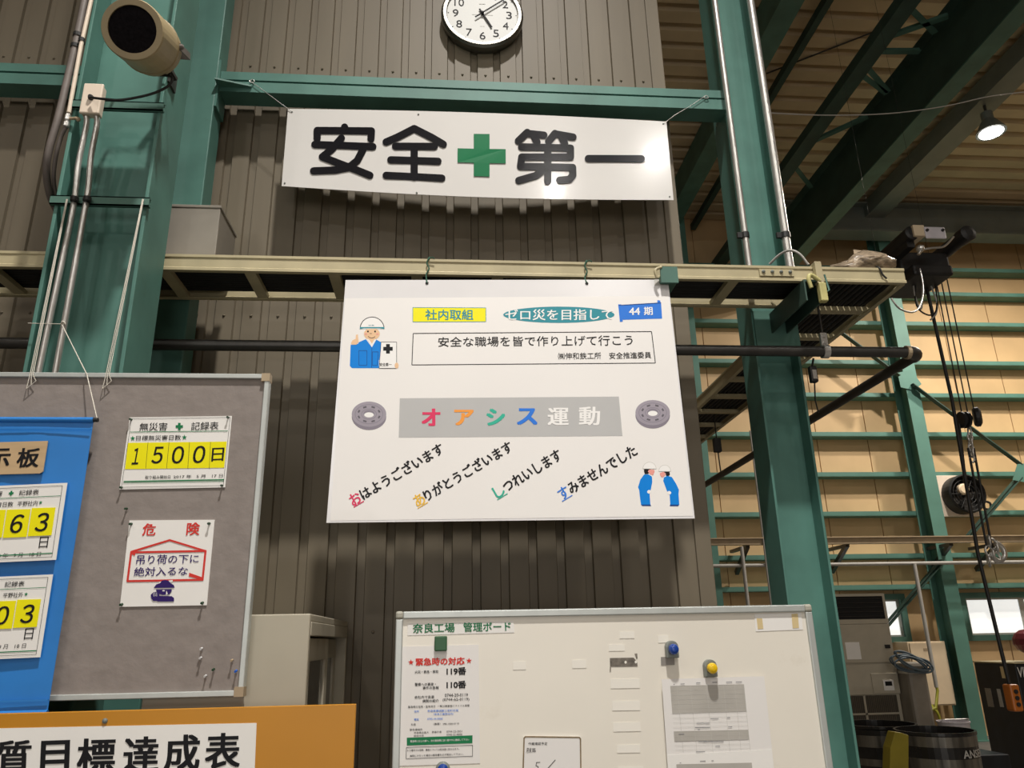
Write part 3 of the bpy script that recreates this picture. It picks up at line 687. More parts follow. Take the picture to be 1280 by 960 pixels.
m = MB(); stroke(m, [cF(815, 704), cG(807, 695), cG(825, 843), cF(809, 852)], 1.0, PS, .001, 0, False, True); t.part('text_frame', m, INK)
m = MB(); area(m, [cJ(752, 143), cK(653, 135), cK(670, 320), cJ(747, 328)], PS, .001); t.part('grey_band', m, GREYBAND)
TI = [TEAL2, WHITEINK, INK, PINK, ORANGE, TEALINK, BLUEINK, GOLD]
def tl(fn, *a, **k):
    mm = MB(); fn(mm, *a, **k); t.part('lettering', mm, TI)
tl(text, '社内取組', (531.6, 387, 591.7, 400.3), PS, w=.018, m=0)
tl(text, 'ゼロ災を目指して', [(631.5, 387), (766, 386.5), (766, 400.3), (631.5, 400.8)], PS, w=.012, m=1)
tl(text, '44', [cG(700, 583), cG(752, 582), cG(753, 617), cG(701, 618)], PS, w=.02, m=1); tl(text, '期', [cG(770, 579), cG(811, 578), cG(813, 618), cG(771, 619)], PS, w=.02, m=1)
tl(text, '安全な職場を皆で作り上げて行こう', [(547.8, 421.6), (790.5, 418.8), (791, 432), (547.6, 433.8)], PS, w=.004, m=2)
tl(text, '㈱伸和鉄工所', [cG(367, 795), cG(569, 793), cG(570, 824), cG(367, 827)], PS, w=.004, m=2); tl(text, '安全推進委員', [cG(607, 793), cG(804, 790), cG(806, 820), cG(608, 824)], PS, w=.004, m=2)
for (c, q, mi) in (('オ', (527, 510.5, 550.5, 533), 3), ('ア', (567.7, 511.8, 592.2, 532.3), 4), ('シ', (608, 510.5, 631.3, 532.5), 5), ('ス', (646, 510, 671.7, 531.7), 6), ('運', (684.5, 509.7, 711, 532.2), 1), ('動', (723.5, 508.3, 750, 532.2), 1)):
    tl(text, c, q, PS, w=.035 if mi != 1 else .025, m=mi)
for (s, p0, p1, h, mi) in (('おはようございます', (444, 623.3), (547, 562.3), 15.5, 3), ('ありがとうございます', (524, 624.7), (633.2, 559.6), 15.5, 7), ('しつれいします', (623.4, 614), (694.8, 570.2), 15.5, 5), ('すみませんでした', (704.4, 616), (788.6, 565), 15.5, 6)):
    n = len(s); tl(text_line, s, p0, p1, h, PS, 1, n, w=.024, m=2); tl(text_line, s, p0, p1, h, PS, 0, 1, w=.018, m=mi)
    L = math.hypot(p1[0] - p0[0], p1[1] - p0[1]); ux, uy = (p1[0] - p0[0]) / L, (p1[1] - p0[1]) / L
    a = (p0[0] - ux * 7 - uy * 8, p0[1] - uy * 7 + ux * 8.5); m = MB(); stroke(m, [a, (a[0] + ux * 15, a[1] + uy * 15)], 1.2, PS, .0016, mi, False); t.part('underline', m, TI)
# printed ball bearings
for cxb, cyb in ((461.3, 518.5), (815.8, 516.6)):
    m = MB(); sx = 21.6
    area(m, oval(cxb, cyb + 2.6, sx, 16.6, 36) , PS, .0010, 2); area(m, oval(cxb, cyb - .6, sx, 15.8, 36), PS, .0012, 0)
    stroke(m, oval(cxb, cyb - .6, sx * .80, 12.0, 30), .7, PS, .0013, 2, False, True); stroke(m, oval(cxb, cyb - .6, sx * .43, 6.4, 24), .7, PS, .0013, 2, False, True)
    for k in range(8):
        a = 2 * PI * (k + .5) / 8; x, y = cxb + sx * .63 * math.cos(a), cyb - .6 + 9.4 * math.sin(a); tx, ty = -math.sin(a), math.cos(a) * .7
        stroke(m, [(x - tx * 2.3, y - ty * 2.3), (x + tx * 2.3, y + ty * 2.3)], 2.1, PS, .0014, 1, False)
    area(m, oval(cxb, cyb - 1.3, 6.8, 4.4, 24), PS, .0014, 2); area(m, oval(cxb, cyb + .3, 6.0, 3.2, 24), PS, .0015, 3)
    t.part('bearing_picture', m, [LILAC, LILAC_D, LILAC_M, WHITEINK])
# printed worker with a sign
z7 = crop(428, 380, 1 / 16); m = MB(); WM = [WORKBLUE, SKIN, WHITEINK, INK, NAVYINK, BLUSH, TEAL2]
area(m, [z7(*q) for q in ((165, 820), (310, 800), (330, 765), (470, 705), (590, 870), (680, 715), (780, 770), (740, 1120), (730, 1120 + 0), (730, 1285), (190, 1285), (150, 1240))], PS, .0010, 0)
area(m, [z7(*q) for q in ((490, 700), (590, 870), (680, 710))], PS, .0012, 2); area(m, [z7(*q) for q in ((520, 690), (590, 800), (655, 690))], PS, .0013, 1)
area(m, [z7(*q) for q in oval(590, 600, 160, 120, 26)], PS, .0013, 1)
area(m, [z7(*q) for q in oval(595, 500, 240, 235, 24, PI, 2 * PI)], PS, .0014, 2); stroke(m, [z7(*q) for q in oval(595, 500, 240, 235, 20, PI, 2 * PI)], .9, PS, .0015, 3, False)
area(m, [z7(*q) for q in ((350, 465), (840, 465), (840, 505), (760, 490), (430, 490), (350, 505))], PS, .0016, 6)
for x in (512, 655): area(m, [z7(*q) for q in oval(x, 553, 18, 20, 10)], PS, .0017, 3)
for x in (470, 700): area(m, [z7(*q) for q in oval(x, 605, 26, 18, 10)], PS, .0016, 5)
stroke(m, [z7(*q) for q in ((515, 650), (550, 678), (590, 685), (630, 675), (655, 655))], .6, PS, .0017, 3, False); stroke(m, [z7(*q) for q in ((548, 590), (570, 600), (590, 590))], .5, PS, .0017, 3, False)
area(m, [z7(*q) for q in ((170, 790), (200, 730), (265, 700), (270, 620), (310, 610), (320, 700), (325, 760), (280, 815), (190, 818))], PS, .0013, 1)
area(m, [z7(*q) for q in ((775, 765), (1085, 765), (1085, 1290), (735, 1290))], PS, .0014, 2); stroke(m, [z7(*q) for q in ((775, 765), (1085, 765), (1085, 1290), (735, 1290))], .6, PS, .0015, 3, False, True)
area(m, [z7(*q) for q in cross(912, 900, 95, 38)], PS, .0016, 3); text(m, '安全第一', [z7(745, 1180), z7(985, 1180), z7(985, 1250), z7(745, 1250)], PS, .0016, .02, m=3)
area(m, [z7(*q) for q in oval(1085, 1235, 40, 60, 12)], PS, .0017, 1)
for q in (((330, 935), (490, 935), (490, 1230), (330, 1230)), ((600, 960), (720, 960), (700, 1230), (600, 1230))): stroke(m, [z7(*p) for p in q], .6, PS, .0012, 4, False, True)
stroke(m, [z7(590, 870), z7(585, 1280)], .6, PS, .0012, 4, False); text(m, '安全', [z7(520, 420), z7(640, 415), z7(640, 440), z7(520, 445)], PS, .0017, .0, m=6)
t.part('worker_picture', m, WM)
# printed bowing workers
z8 = crop(760, 550, 1 / 10.667)
def figure(body, hair, face, hat, hnd, shoe):
    m = MB(); area(m, [z8(*q) for q in body], PS, .0010, 0); area(m, [z8(*q) for q in hair], PS, .0012, 1); area(m, [z8(*q) for q in face], PS, .0013, 2)
    area(m, [z8(*q) for q in hat], PS, .0014, 3); stroke(m, [z8(*q) for q in hat], .5, PS, .0015, 4, False, True); area(m, [z8(*q) for q in hnd], PS, .0013, 3); area(m, [z8(*q) for q in shoe], PS, .0012, 5)
    t.part('bowing_worker_picture', m, [WORKBLUE, INK, BLUSH, WHITEINK, LTGREYINK, NAVYINK])
figure([(480, 460), (540, 460), (585, 490), (590, 560), (570, 660), (555, 720), (565, 870), (440, 870), (425, 760), (415, 670), (400, 630), (430, 530)], [(482, 378), (565, 385), (560, 430), (530, 455), (490, 455), (478, 420)], [(548, 395), (615, 398), (620, 425), (600, 470), (560, 460), (530, 420)], oval(552, 385, 88, 88, 18, PI, 2 * PI), oval(547, 692, 26, 24, 12), [(440, 862), (565, 862), (575, 882), (455, 882)])
figure([(745, 500), (790, 478), (850, 495), (905, 580), (945, 665), (940, 720), (950, 870), (830, 870), (820, 730), (785, 680), (735, 545)], [(735, 425), (815, 410), (825, 460), (810, 480), (775, 480), (765, 440)], [(690, 440), (745, 425), (772, 460), (735, 495), (715, 500), (690, 465)], oval(755, 420, 80, 84, 18, PI, 2 * PI), oval(815, 705, 26, 24, 12), [(825, 862), (945, 862), (935, 884), (822, 884)])
m = MB(); area(m, [cG(818, 450), cG(878, 448), cG(884, 474), cG(820, 478)], PS, .0018); t.part('corner_tape', m, LTGREYINK, label='grey tape over the top corner')
for (x, y) in ((533.7, 354), (733.4, 354.5)):
    q = PS.p(x, y, 0); mm = MB(); mm.lathe(q + Vector((0, .001, 0)), PS.n, [(.006, 0), (.006, .003), (.003, .0035)], 0, 12); t.part('eyelet', mm, BLACK)
t.done()
for (lab, x0, px) in (('green twine tying the poster to the tray, on the side of the loudspeaker', 533.7, 535), ('green twine tying the poster to the tray, on the side of the hall', 733.4, 732)):
    q = PS.p(x0, 354, .003); xx = P(px, 330, TY0 - .008).x; m = MB()
    m.tube(smooth_path([q, (xx - .006, TY0 - .008, TZ0 - .005), (xx + .004, TY0 - .009, TZ0 + .02), (xx - .004, TY0 - .009, TZ1 - .02), (xx + .004, TY0 - .008, TZ1 + .004), (xx + .006, TY0 + .01, TZ1 + .006)], 5), .0026, seg=6)
    m.tube(smooth_path([(xx, TY0 - .009, TZ1 - .006), (xx + .014, TY0 - .014, TZ1 + .002), (xx + .024, TY0 - .012, TZ1 - .004)], 4), .002, seg=5)
    solo('twine', lab, 'twine', m, GREENCORD)

# ================================================================== PIN BOARD AND ITS SHEETS
BP = Plane(2.105)
t = Thing('pin_board', 'grey cloth pin board in aluminium frame hung on the loudspeaker column', 'board')
bx0, bx1 = -2.05, P(338, 467, 2.105).x; bz1 = P(338, 468, 2.105).z; bz0 = P(312, 870, 2.105).z
t.part('cloth_panel', MB().box(bx0 + .01, bx1 - .01, 2.108, 2.120, bz0 + .01, bz1 - .01), FABRIC)
for q in ((bx0, bx1, bz1 - .014, bz1), (bx0, bx1, bz0, bz0 + .014), (bx0, bx0 + .014, bz0 + .014, bz1 - .014), (bx1 - .014, bx1, bz0 + .014, bz1 - .014)):
    t.part('frame_bar', MB().box(q[0], q[1], 2.100, 2.126, q[2], q[3]), ALU, bevel=.002)
for z in (bz1 - .022, bz0 - .001): t.part('frame_corner', MB().box(bx1 - .022, bx1 + .001, 2.098, 2.127, z, z + .023), BRONZE)
t.done()
BO = .0035                                       # front of the cloth
BF = Plane(2.1065)
cordz = zl + .015
for (lab, a, b) in (('white cord pair from the channel strut down to the board, along the conduits', (83, 249), (33, 486)), ('white cord pair from the channel strut down to the board, along the far flange', (178, 249), (128, 486))):
    m = MB(); p1 = P(*b, 2.097)
    for s in (0, 1, 2):
        p0 = P(a[0] + s * .8, a[1], 2.282); e = p1 + Vector((s * .010, 0, .012 * s)); k = P(b[0] + (a[0] - b[0]) * .085 + s * 2, 469, 2.096)
        m.tube([p0, k, e], .0011, seg=5)
    m.tube([p1, p1 + Vector((.022, 0, .024))], .0011, seg=5); solo('cord', lab, 'cord', m, CORD)
def push_pin(label, px, py, m, S=BF, r=.0035):
    q = S.p(px, py, .0008); mm = MB(); mm.lathe(q, (0, -1, -.15), [(r * .9, 0), (r * .55, .003), (r * .5, .007), (r * .9, .009), (r * .8, .0115), (1e-5, .0115)], 0, 10); mm.tube([q, q + Vector((0, .006, 0))], .0006, seg=5)
    solo('push_pin', label, 'pin', mm, m)

def record_sheet(name, label, q, S, content, thick=.0012):
    t = Thing(name, label, 'notice'); m = MB(); sheet(m, q, S, thick, .0012); t.part('paper', m, PAPER); content(t); t.done()
def rec1(t):
    S = BF; o = .0022; m = MB()
    text(m, '無災害', [cI(660, 259), cI(790, 257), cI(787, 295), cI(656, 297)], S, o, .006, m=0); text(m, '記録表', [cI(903, 256), cI(1031, 253), cI(1028, 291), cI(899, 293)], S, o, .006, m=0)
    area(m, [cI(*p) for p in cross(845, 276, 17, 6)], S, o, 1)
    area(m, [cI(*p) for p in star(626, 332, 13)], S, o, 1); area(m, [cI(*p) for p in star(869, 327, 13)], S, o, 1); text(m, '目標無災害日数', [cI(643, 319), cI(854, 315), cI(852, 340), cI(641, 343)], S, o, .004, m=0)
    stroke(m, [cI(613, 302), cI(1073, 297)], .8, S, o, 1, False); stroke(m, [cI(583, 535), cI(1056, 526)], 1.4, S, o, 1, False); stroke(m, [cI(582, 542), cI(1055, 534)], .6, S, o, 1, False)
    text(m, '取り組み開始日', [cI(685, 507), cI(803, 505), cI(803, 521), cI(684, 523)], S, o, .004, m=0); text(m, '2017 年   5 月   17 日', [cI(818, 505), cI(1050, 499), cI(1049, 515), cI(817, 520)], S, o, .004, m=0)
    stroke(m, [cI(620, 240), cI(1084, 233), cI(1052, 553), cI(573, 562)], .4, S, o, 0, False, True)
    t.part('lettering', m, [INK, DKGREENINK])
    m = MB(); area(m, [cI(604, 353), cI(1068, 347), cI(1056, 470), cI(589, 477)], S, .0020, 0)
    for a, b in ((698, 687), (797, 785), (893, 885), (992, 986)): stroke(m, [cI(a, 350), cI(b, 474)], .5, S, o, 1, False)
    for c, q in (('１', ((630, 378), (661, 377), (651, 455), (620, 456))), ('５', ((722, 371), (772, 370), (766, 450), (712, 452))), ('０', ((815, 369), (870, 368), (864, 450), (808, 452))), ('０', ((914, 367), (970, 366), (964, 448), (907, 450))), ('日', ((1000, 377), (1058, 375), (1052, 438), (995, 441)))):
        text(m, c, [cI(*p) for p in q], S, .0026, .012, .10 if c != '日' else 0, m=1)
    t.part('number_band', m, [YELLOW, INK], label='yellow band with the day count')
record_sheet('safety_record_notice', 'white accident free record notice reading 1500 days, pinned to grey cloth', [cI(611, 233), cI(1092, 226), cI(1060, 562), cI(563, 572)], BF, rec1)
for lab, x, y in (('pin at the record notice upper corner nearer the blue cloth', 164.5, 524.5), ('pin at the record notice upper corner nearer the board edge', 285.5, 522), ('pin at the record notice lower corner nearer the blue cloth', 152.5, 609.5), ('pin at the record notice lower corner nearer the board edge', 278, 607)):
    push_pin('dark green push ' + lab, x, y, PINGREEN)
push_pin('dark green push pin stuck in bare cloth between the record and danger notices', 158.5, 636, PINGREEN)
z9 = crop(150, 645, 1 / 8)
def danger(t):
    S = BF; o = .0022; m = MB()
    text(m, '危', [z9(235, 75), z9(368, 72), z9(355, 198), z9(222, 200)], S, o, .022, m=0); text(m, '険', [z9(675, 66), z9(806, 64), z9(795, 192), z9(662, 195)], S, o, .022, m=0)
    stroke(m, [z9(120, 357), z9(500, 242), z9(855, 350)], 2.4, S, o, 0); stroke(m, [z9(115, 365), z9(858, 350), z9(828, 638), z9(78, 652)], 2.6, S, o, 0, True, True)
    area(m, [z9(105, 352), z9(165, 350), z9(150, 400), z9(125, 385)], S, o, 0); area(m, [z9(695, 568), z9(830, 615), z9(832, 642), z9(690, 605)], S, o, 0)
    text(m, '吊り荷の下に', [z9(172, 390), z9(792, 382), z9(786, 470), z9(163, 488)], S, o, .010, m=1); text(m, '絶対入るな', [z9(148, 513), z9(688, 505), z9(676, 592), z9(140, 606)], S, o, .010, m=1)
    area(m, [z9(395, 660), z9(530, 640), z9(530, 660), z9(395, 670)], S, .0024, 2)
    t.part('lettering', m, [REDINK, PURPLE, PAPER])
    m = MB(); area(m, [z9(*p) for p in [(340, 720), (365, 685), (405, 672), (420, 648), (455, 640), (490, 648), (508, 672), (540, 690), (550, 718)]], S, .0026, 0)
    area(m, [z9(*p) for p in [(362, 735), (520, 732), (522, 750), (495, 785), (430, 790), (375, 775)]], S, .0026, 0)
    area(m, [z9(*p) for p in [(395, 800), (520, 802), (543, 820), (543, 855), (375, 856)]], S, .0026, 0)
    area(m, [z9(*p) for p in [(310, 790), (330, 768), (350, 760), (378, 765), (395, 785), (400, 815), (380, 850), (335, 850), (318, 825)]], S, .0027, 0)
    for a in ((335, 770, 345, 805), (352, 765, 358, 800), (370, 768, 372, 802)): stroke(m, [z9(a[0], a[1]), z9(a[2], a[3])], .5, S, .0029, 1)
    area(m, [z9(*p) for p in oval(440, 748, 14, 6, 10)], S, .0029, 1); area(m, [z9(*p) for p in ((468, 745), (482, 780), (462, 790))], S, .0029, 1)
    t.part('helmeted_figure_picture', m, [PURPLE, PAPER])
record_sheet('danger_notice', 'cream danger notice with red outline and purple figure, pinned to grey cloth', [(162, 650.6), (268.4, 649.8), (258.6, 756.6), (150, 758.6)], BF, danger, .003)
for lab, x, y in (('upper corner nearer the blue cloth', 164.5, 655), ('upper corner nearer the board edge', 262, 654.5), ('lower corner nearer the blue cloth', 152.8, 755.5), ('lower corner nearer the board edge', 253.6, 753.5)):
    push_pin('dark green push pin at the danger notice ' + lab, x, y, PINGREEN, r=.004)
push_pin('upper clear push pin of a pair in bare cloth below the danger notice', 252.5, 810.5, PINCLEAR)
push_pin('lower clear push pin of a pair in bare cloth below the danger notice', 251.5, 822, PINCLEAR)
push_pin('dark push pin in bare cloth near the lower frame of the grey board', 267.5, 836.5, PINGREEN)
push_pin('clear push pin beside the dark pin near the lower frame', 257.5, 844.5, PINCLEAR)
push_pin('tan push pin near the lower corner of the grey board', 290.5, 825, BRONZE)
push_pin('blue push pin near the lower corner of the grey board', 295.5, 838.5, PINBLUE)

# ------------------------------------------------------------------ blue cloth
CS = Plane(2.072)
t = Thing('cloth_banner', 'blue nylon cloth banner hanging in front of the grey pin board', 'banner')
m = MB(); nx, ny = 26, 20; rows = []
qz1 = P(117, 523, 2.072).z; cx0 = -2.0; cx1 = P(117, 523, 2.072).x; cz0 = P(66, 893, 2.072).z
for b in range(ny + 1):
    v = b / ny; r = []
    for a in range(nx + 1):
        u = a / nx; x = cx0 + (cx1 - cx0) * u; z = qz1 + (cz0 - qz1) * v + .004 * math.sin(4 * u) * v
        fold = .005 * math.sin(9 * u + 5 * v) * (1 - .5 * v) * (v > .03) + .004 * math.exp(-((u - .93 + .45 * v) / .02) ** 2) * (v < .5) * (v > .05)
        r.append((x, 2.074 - max(-.004, fold) * .7, z))
    rows.append(r)
m.grid(rows, 0, True); m.grid([[(x, y + .0012, z) for x, y, z in r] for r in rows], 0, True); t.part('cloth', m, BLUECLOTH)
m = MB(); m.tube([(cx0, 2.073, qz1 - .004), (cx1, 2.073, qz1 - .004)], .0075, seg=10); m.box(cx0, cx1, 2.0655, 2.0665, qz1 - .032, qz1 - .028); t.part('top_hem', m, BLUECLOTH)
m = MB(); m.tube([(cx0, 2.073, cz0 + .004), (cx1, 2.073, cz0 + .004)], .007, seg=10); m.box(cx0, cx1, 2.065, 2.068, cz0 + .030, cz0 + .034); t.part('bottom_hem', m, BLUECLOTH)
m = MB(); m.tube([(cx1 - .002, 2.073, qz1 - .004), (cx1 + .012, 2.073, qz1 - .004)], .006, seg=8); t.part('rod_end', m, BLACK); t.done()
m = MB(); p0 = P(77, 405, 2.275)
m.tube([p0, P(108.5, 468, 2.094), (cx1 + .009, 2.073, qz1 - .002)], .0015, seg=6); m.tube([P(35, 404, 2.275), p0], .0012, seg=6); m.tube(smooth_path([p0, p0 + Vector((.005, -.006, .006)), p0 + Vector((.01, 0, 0))], 3), .003, seg=6)
solo('cord', 'white cord slanting from the conduits to the corner of the blue cloth', 'cord', m, CORD)
CF = Plane(2.066)
t = Thing('title_plate', 'wood grain title plate with dark characters on the blue cloth', 'sign')
m = MB(); q = [(-95, 555.5), (60.5, 551.5), (54.5, 589.5), (50.5, 592), (-98, 596)]
m.prism([CF.p(x, y, .003) for x, y in q], (0, .003, 0)); t.part('plate', m, WOODPLATE)
m = MB(); S = Plane(2.063)
for c, x in (('掲', -52), ('示', -15), ('板', 21.6)): text(m, c, [(x + 2, 560.5 - x * .02), (x + 30, 559.8 - x * .02), (x + 26, 584.5 - x * .02), (x - 2, 585.3 - x * .02)], S, .0008, .022)
t.part('lettering', m, INK); t.done()
def day_notice(label, right_top, right_bot, left, words2, cards, S):
    """a record notice whose right edge runs from right_top to right_bot"""
    t = Thing('safety_record_notice', label, 'notice')
    (xa, ya), (xb, yb) = right_top, right_bot; sk = (xb - xa) / (yb - ya)
    F = lambda u, v: (xa - u + sk * v, ya + v + u * .045)          # u pixels in from the edge, v pixels down
    H = yb - ya; m = MB(); sheet(m, [F(left, 0), F(0, 0), F(0, H), F(left, H)], S, .0012, .0012); t.part('paper', m, PAPER)
    m = MB(); o = .0022
    B4 = lambda u1, v1, u0, v0: [F(u1, v1), F(u0, v1), F(u0, v0), F(u1, v0)]
    stroke(m, [F(left - 5, 3.4), F(5.5, 3.4), F(5.5, H - 4), F(left - 5, H - 4)], .5, S, o, 0, False, True); stroke(m, [F(left - 5, 16), F(6, 16)], .7, S, o, 1, False)
    text(m, '記録表', B4(58.5, 6.6, 33.8, 13.4), S, o, .004); text(m, '無災害', B4(105, 6.6, 79.5, 13.4), S, o, .004); area(m, [F(-(p[0]) , p[1]) for p in cross(-68.5, 10, 3, 1.1)], S, o, 1)
    text(m, words2, B4(58.5, 20.6, 33.5, 27.0), S, o, .003); area(m, [F(-p[0], p[1]) for p in star(-29.8, 23.4, 2.6)], S, o, 1); text(m, '無災害日数', B4(99, 20.6, 64, 27.0), S, o, .003)
    text(m, '日', B4(24.0, 66.5, 13.0, 80.5), S, o, .0); text(m, '2015 年   9 月   18 日', B4(84, 85, 20, 91), S, o, .0)
    stroke(m, [F(left - 5, H - 8.5), F(6, H - 8.5)], 1.3, S, o, 1, False); t.part('lettering', m, [INK, DKGREENINK])
    for k, c in enumerate(cards):
        u0 = 10 + 31 * k; m = MB(); v1 = 30 + .6 * (k % 2)
        q = [F(u0 + 29.5, v1), F(u0, v1 + .5), F(u0, v1 + 35.2), F(u0 + 29.5, v1 + 35.2)]
        sheet(m, q, S, .001, .0032, m=0); text(m, c, [F(u0 + 22, v1 + 6.5), F(u0 + 6, v1 + 6.5), F(u0 + 6, v1 + 30), F(u0 + 22, v1 + 30)], S, .004, .012, .10, m=1)
        t.part('number_card', m, [YELLOW, INK], label='yellow number card')
    t.done()
day_notice('white record notice with yellow cards ending 63, upper one on the blue cloth', (84.5, 603.6), (70.3, 699.8), 136, '平野社内', '３６７', CF)
day_notice('white record notice with yellow cards ending 03, lower one on the blue cloth', (66.6, 718), (50.6, 821.5), 136, '平野社外', '３０２', CF)

# ------------------------------------------------------------------ orange yellow board
YS = Plane(2.03)
t = Thing('target_board', 'orange yellow board with white title strip at the foot of the pin board', 'board')
yx1 = P(445, 880, 2.03).x; yz1 = P(445, 880, 2.03).z
t.part('panel', MB().box(-2.1, yx1, 2.03, 2.042, .75, yz1), OCHRE, bevel=.0015)
m = MB(); sheet(m, [(-30, 911), cM(1208, 748), cM(1198, 990), (-34, 975)], YS, .0008, .0010); t.part('title_strip', m, PAPER)
m = MB()
for c, x0, x1, y0 in (('品', -178, -18, 842), ('質', -12, 152, 830), ('目', 196, 332, 830), ('標', 368, 548, 820), ('達', 586, 752, 812), ('成', 778, 945, 803), ('表', 970, 1135, 795)):
    text(m, c, [cM(x0, y0), cM(x1, y0 - 5), cM(x1 - 6, y0 + 168), cM(x0 - 8, y0 + 172)], YS, .002, .024)
t.part('lettering', m, INK)
m = MB(); m.lathe(YS.p(131.5, 901, 0), (0, -1, 0), [(.006, 0), (.006, .003), (.002, .005), (1e-5, .005)], 0, 10); t.part('screw', m, MAGGREY); 
t.part('leg', MB().box(-2.05, -2.01, 2.043, 2.07, 0, 1.2), OCHRE); t.part('leg', MB().box(yx1 - .06, yx1 - .02, 2.043, 2.07, 0, 1.2), OCHRE); t.done()

# ------------------------------------------------------------------ steel cabinet
kx1 = P(388, 767, 2.14).x; kz1 = P(388, 767, 2.14).z; kx0 = kx1 - .40; ky0, ky1 = 2.14, 2.95
t = Thing('cabinet', 'beige steel cabinet with glazed sliding doors between the boards', 'cabinet')
m = MB(); m.box(kx0, kx1, ky0, ky0 + .02, 0, kz1); m.box(kx0, kx1, ky1 - .02, ky1, 0, kz1); m.box(kx0, kx1, ky0 + .02, ky1 - .02, kz1 - .02, kz1); m.box(kx0, kx0 + .015, ky0 + .02, ky1 - .02, 0, kz1 - .02); m.box(kx0, kx1, ky0 + .02, ky1 - .02, 0, .06)
t.part('body', m, CABINET, bevel=.003)
t.part('top_rail', MB().box(kx1 - .02, kx1 + .002, ky0 + .02, ky1 - .02, kz1 - .055, kz1 - .02), CABINET, bevel=.002)
m = MB(); [m.box(kx0 + .02, kx1 - .06, ky0 + .02, ky1 - .02, z, z + .015) for z in (.45, .85, 1.25)]; t.part('shelves', m, CABINET)
for (a, b, dx, gap) in ((ky0 + .06, ky0 + .44, -.012, .05), (ky0 + .40, ky1 - .03, -.034, .05)):
    m = MB(); z0, z1 = .07, kz1 - .06; x = kx1 + dx
    m.box(x - .018, x, a, a + gap, z0, z1); m.box(x - .018, x, b - gap, b, z0, z1); m.box(x - .018, x, a + gap, b - gap, z1 - .06, z1); m.box(x - .018, x, a + gap, b - gap, z0, z0 + .06)
    k = t.part('sliding_door', m, CABINET, bevel=.002); t.part('glass_pane', MB().box(x - .011, x - .007, a + gap, b - gap, z0 + .06, z1 - .06), GLASSG, parent=k, label='dark glass pane')
t.done()

# ================================================================== WHITEBOARD
WS = Plane(2.292)
t = Thing('whiteboard', 'large whiteboard with aluminium frame standing against the siding wall', 'whiteboard')
wx0, wx1 = P(495, 765, 2.285).x, P(1014, 756, 2.285).x; wz1 = P(760, 760, 2.285).z; wz0 = wz1 - .9
t.part('writing_surface', MB().box(wx0 + .015, wx1 - .015, 2.292, 2.305, wz0 + .015, wz1 - .015), WBOARD)
f = .020
for q in ((wx0 + f, wx1 - f, wz1 - f, wz1), (wx0 + f, wx1 - f, wz0, wz0 + f), (wx0, wx0 + f, wz0 + f, wz1 - f), (wx1 - f, wx1, wz0 + f, wz1 - f)):
    t.part('frame_bar', MB().box(q[0], q[1], 2.284, 2.318, q[2], q[3]), ALU, bevel=.003)
for x in (wx0, wx1 - f):
    for z in (wz0, wz1 - f): t.part('frame_corner', MB().box(x - .001, x + f + .001, 2.282, 2.319, z - .001, z + f + .001), mat('grey_corner_plastic', (.38, .37, .31), .5), bevel=.006)
for x in (wx0 + .12, wx1 - .12):
    m = MB(); m.box(x - .015, x + .015, 2.32, 2.35, .05, wz1 - .1); t.part('post', m, ALU)
    m = MB(); m.box(x - .02, x + .02, 2.05, 2.62, .02, .06); t.part('foot', m, ALU)
m = MB(); m.box(wx0 + .1, wx1 - .1, 2.24, 2.284, wz0 - .01, wz0 + .004); t.part('pen_tray', m, ALU); t.done()
def flat(name, label, cat, q, m_, S=WS, th=.0006, off=.0010, group=None):
    m = MB(); sheet(m, q, S, th, off); return solo(name, label, cat, m, m_, group)
WLAB = mat('blank_label_strip', (.88, .85, .77), .4, var=.02)
t = Thing('title_strip', 'white strip with green title along the top of the whiteboard', 'label')
m = MB(); sheet(m, [(509.5, 779.5), (642, 776.2), (643, 790.6), (509.3, 794.3)], WS, .0006, .0010); t.part('paper', m, PAPER)
m = MB(); text(m, '奈良工場', [(516, 779.6), (568.2, 778.3), (568.5, 790.3), (515.8, 791.6)], WS, .0018, .016); text(m, '管理ボード', [(579, 778.2), (638.3, 777), (638.7, 788.8), (579.2, 790)], WS, .0018, .016); t.part('lettering', m, GREENINK); t.done()
zz = crop(500, 800, 112 / 1280); zy = crop(500, 876, 112 / 1280)
t = Thing('emergency_notice', 'white emergency notice with red title and 119 and 110 numbers on whiteboard', 'notice')
ES = WS; m = MB(); sheet(m, [(502.6, 808.2), (598.2, 805.8), (600, 954), (499.5, 957.3)], ES, .0006, .0012); t.part('paper', m, PAPER2)
m = MB(); o = .002
area(m, [zz(*p) for p in star(157, 318, 44)], ES, o, 0); area(m, [zz(*p) for p in star(985, 296, 44)], ES, o, 0)
text(m, '緊急時の対応', [zz(222, 258), zz(925, 240), zz(922, 352), zz(222, 370)], ES, o, .034, m=0)
def tz(s, x0, y0, x1, y1, w=.012, mi=1, c=zz, d=-.022): text(m, s, [c(x0, y0), c(x1, y0 + d * (x1 - x0)), c(x1, y1 + d * (x1 - x0)), c(x0, y1)], ES, o, w, m=mi)
tz('火災・救急・救助', 212, 435, 548, 478); tz('119番', 664, 390, 945, 505, .03)
tz('警察への事故・', 212, 612, 510, 658); tz('事件の急報', 325, 662, 555, 706); tz('110番', 664, 584, 945, 697, .03)
tz('会社内で急患', 208, 796, 490, 838); tz('病院の紹介', 322, 848, 555, 892); tz('0744-20-0119', 640, 766, 970, 812, .008); tz('(0744-62-0119)', 610, 832, 990, 880, .008)
tz('緊急時の住所・生年月日', 118, 70, 502, 104, .006, 1, zy); tz('一覧は検査室にファイル保管', 536, 60, 992, 90, .006, 1, zy)
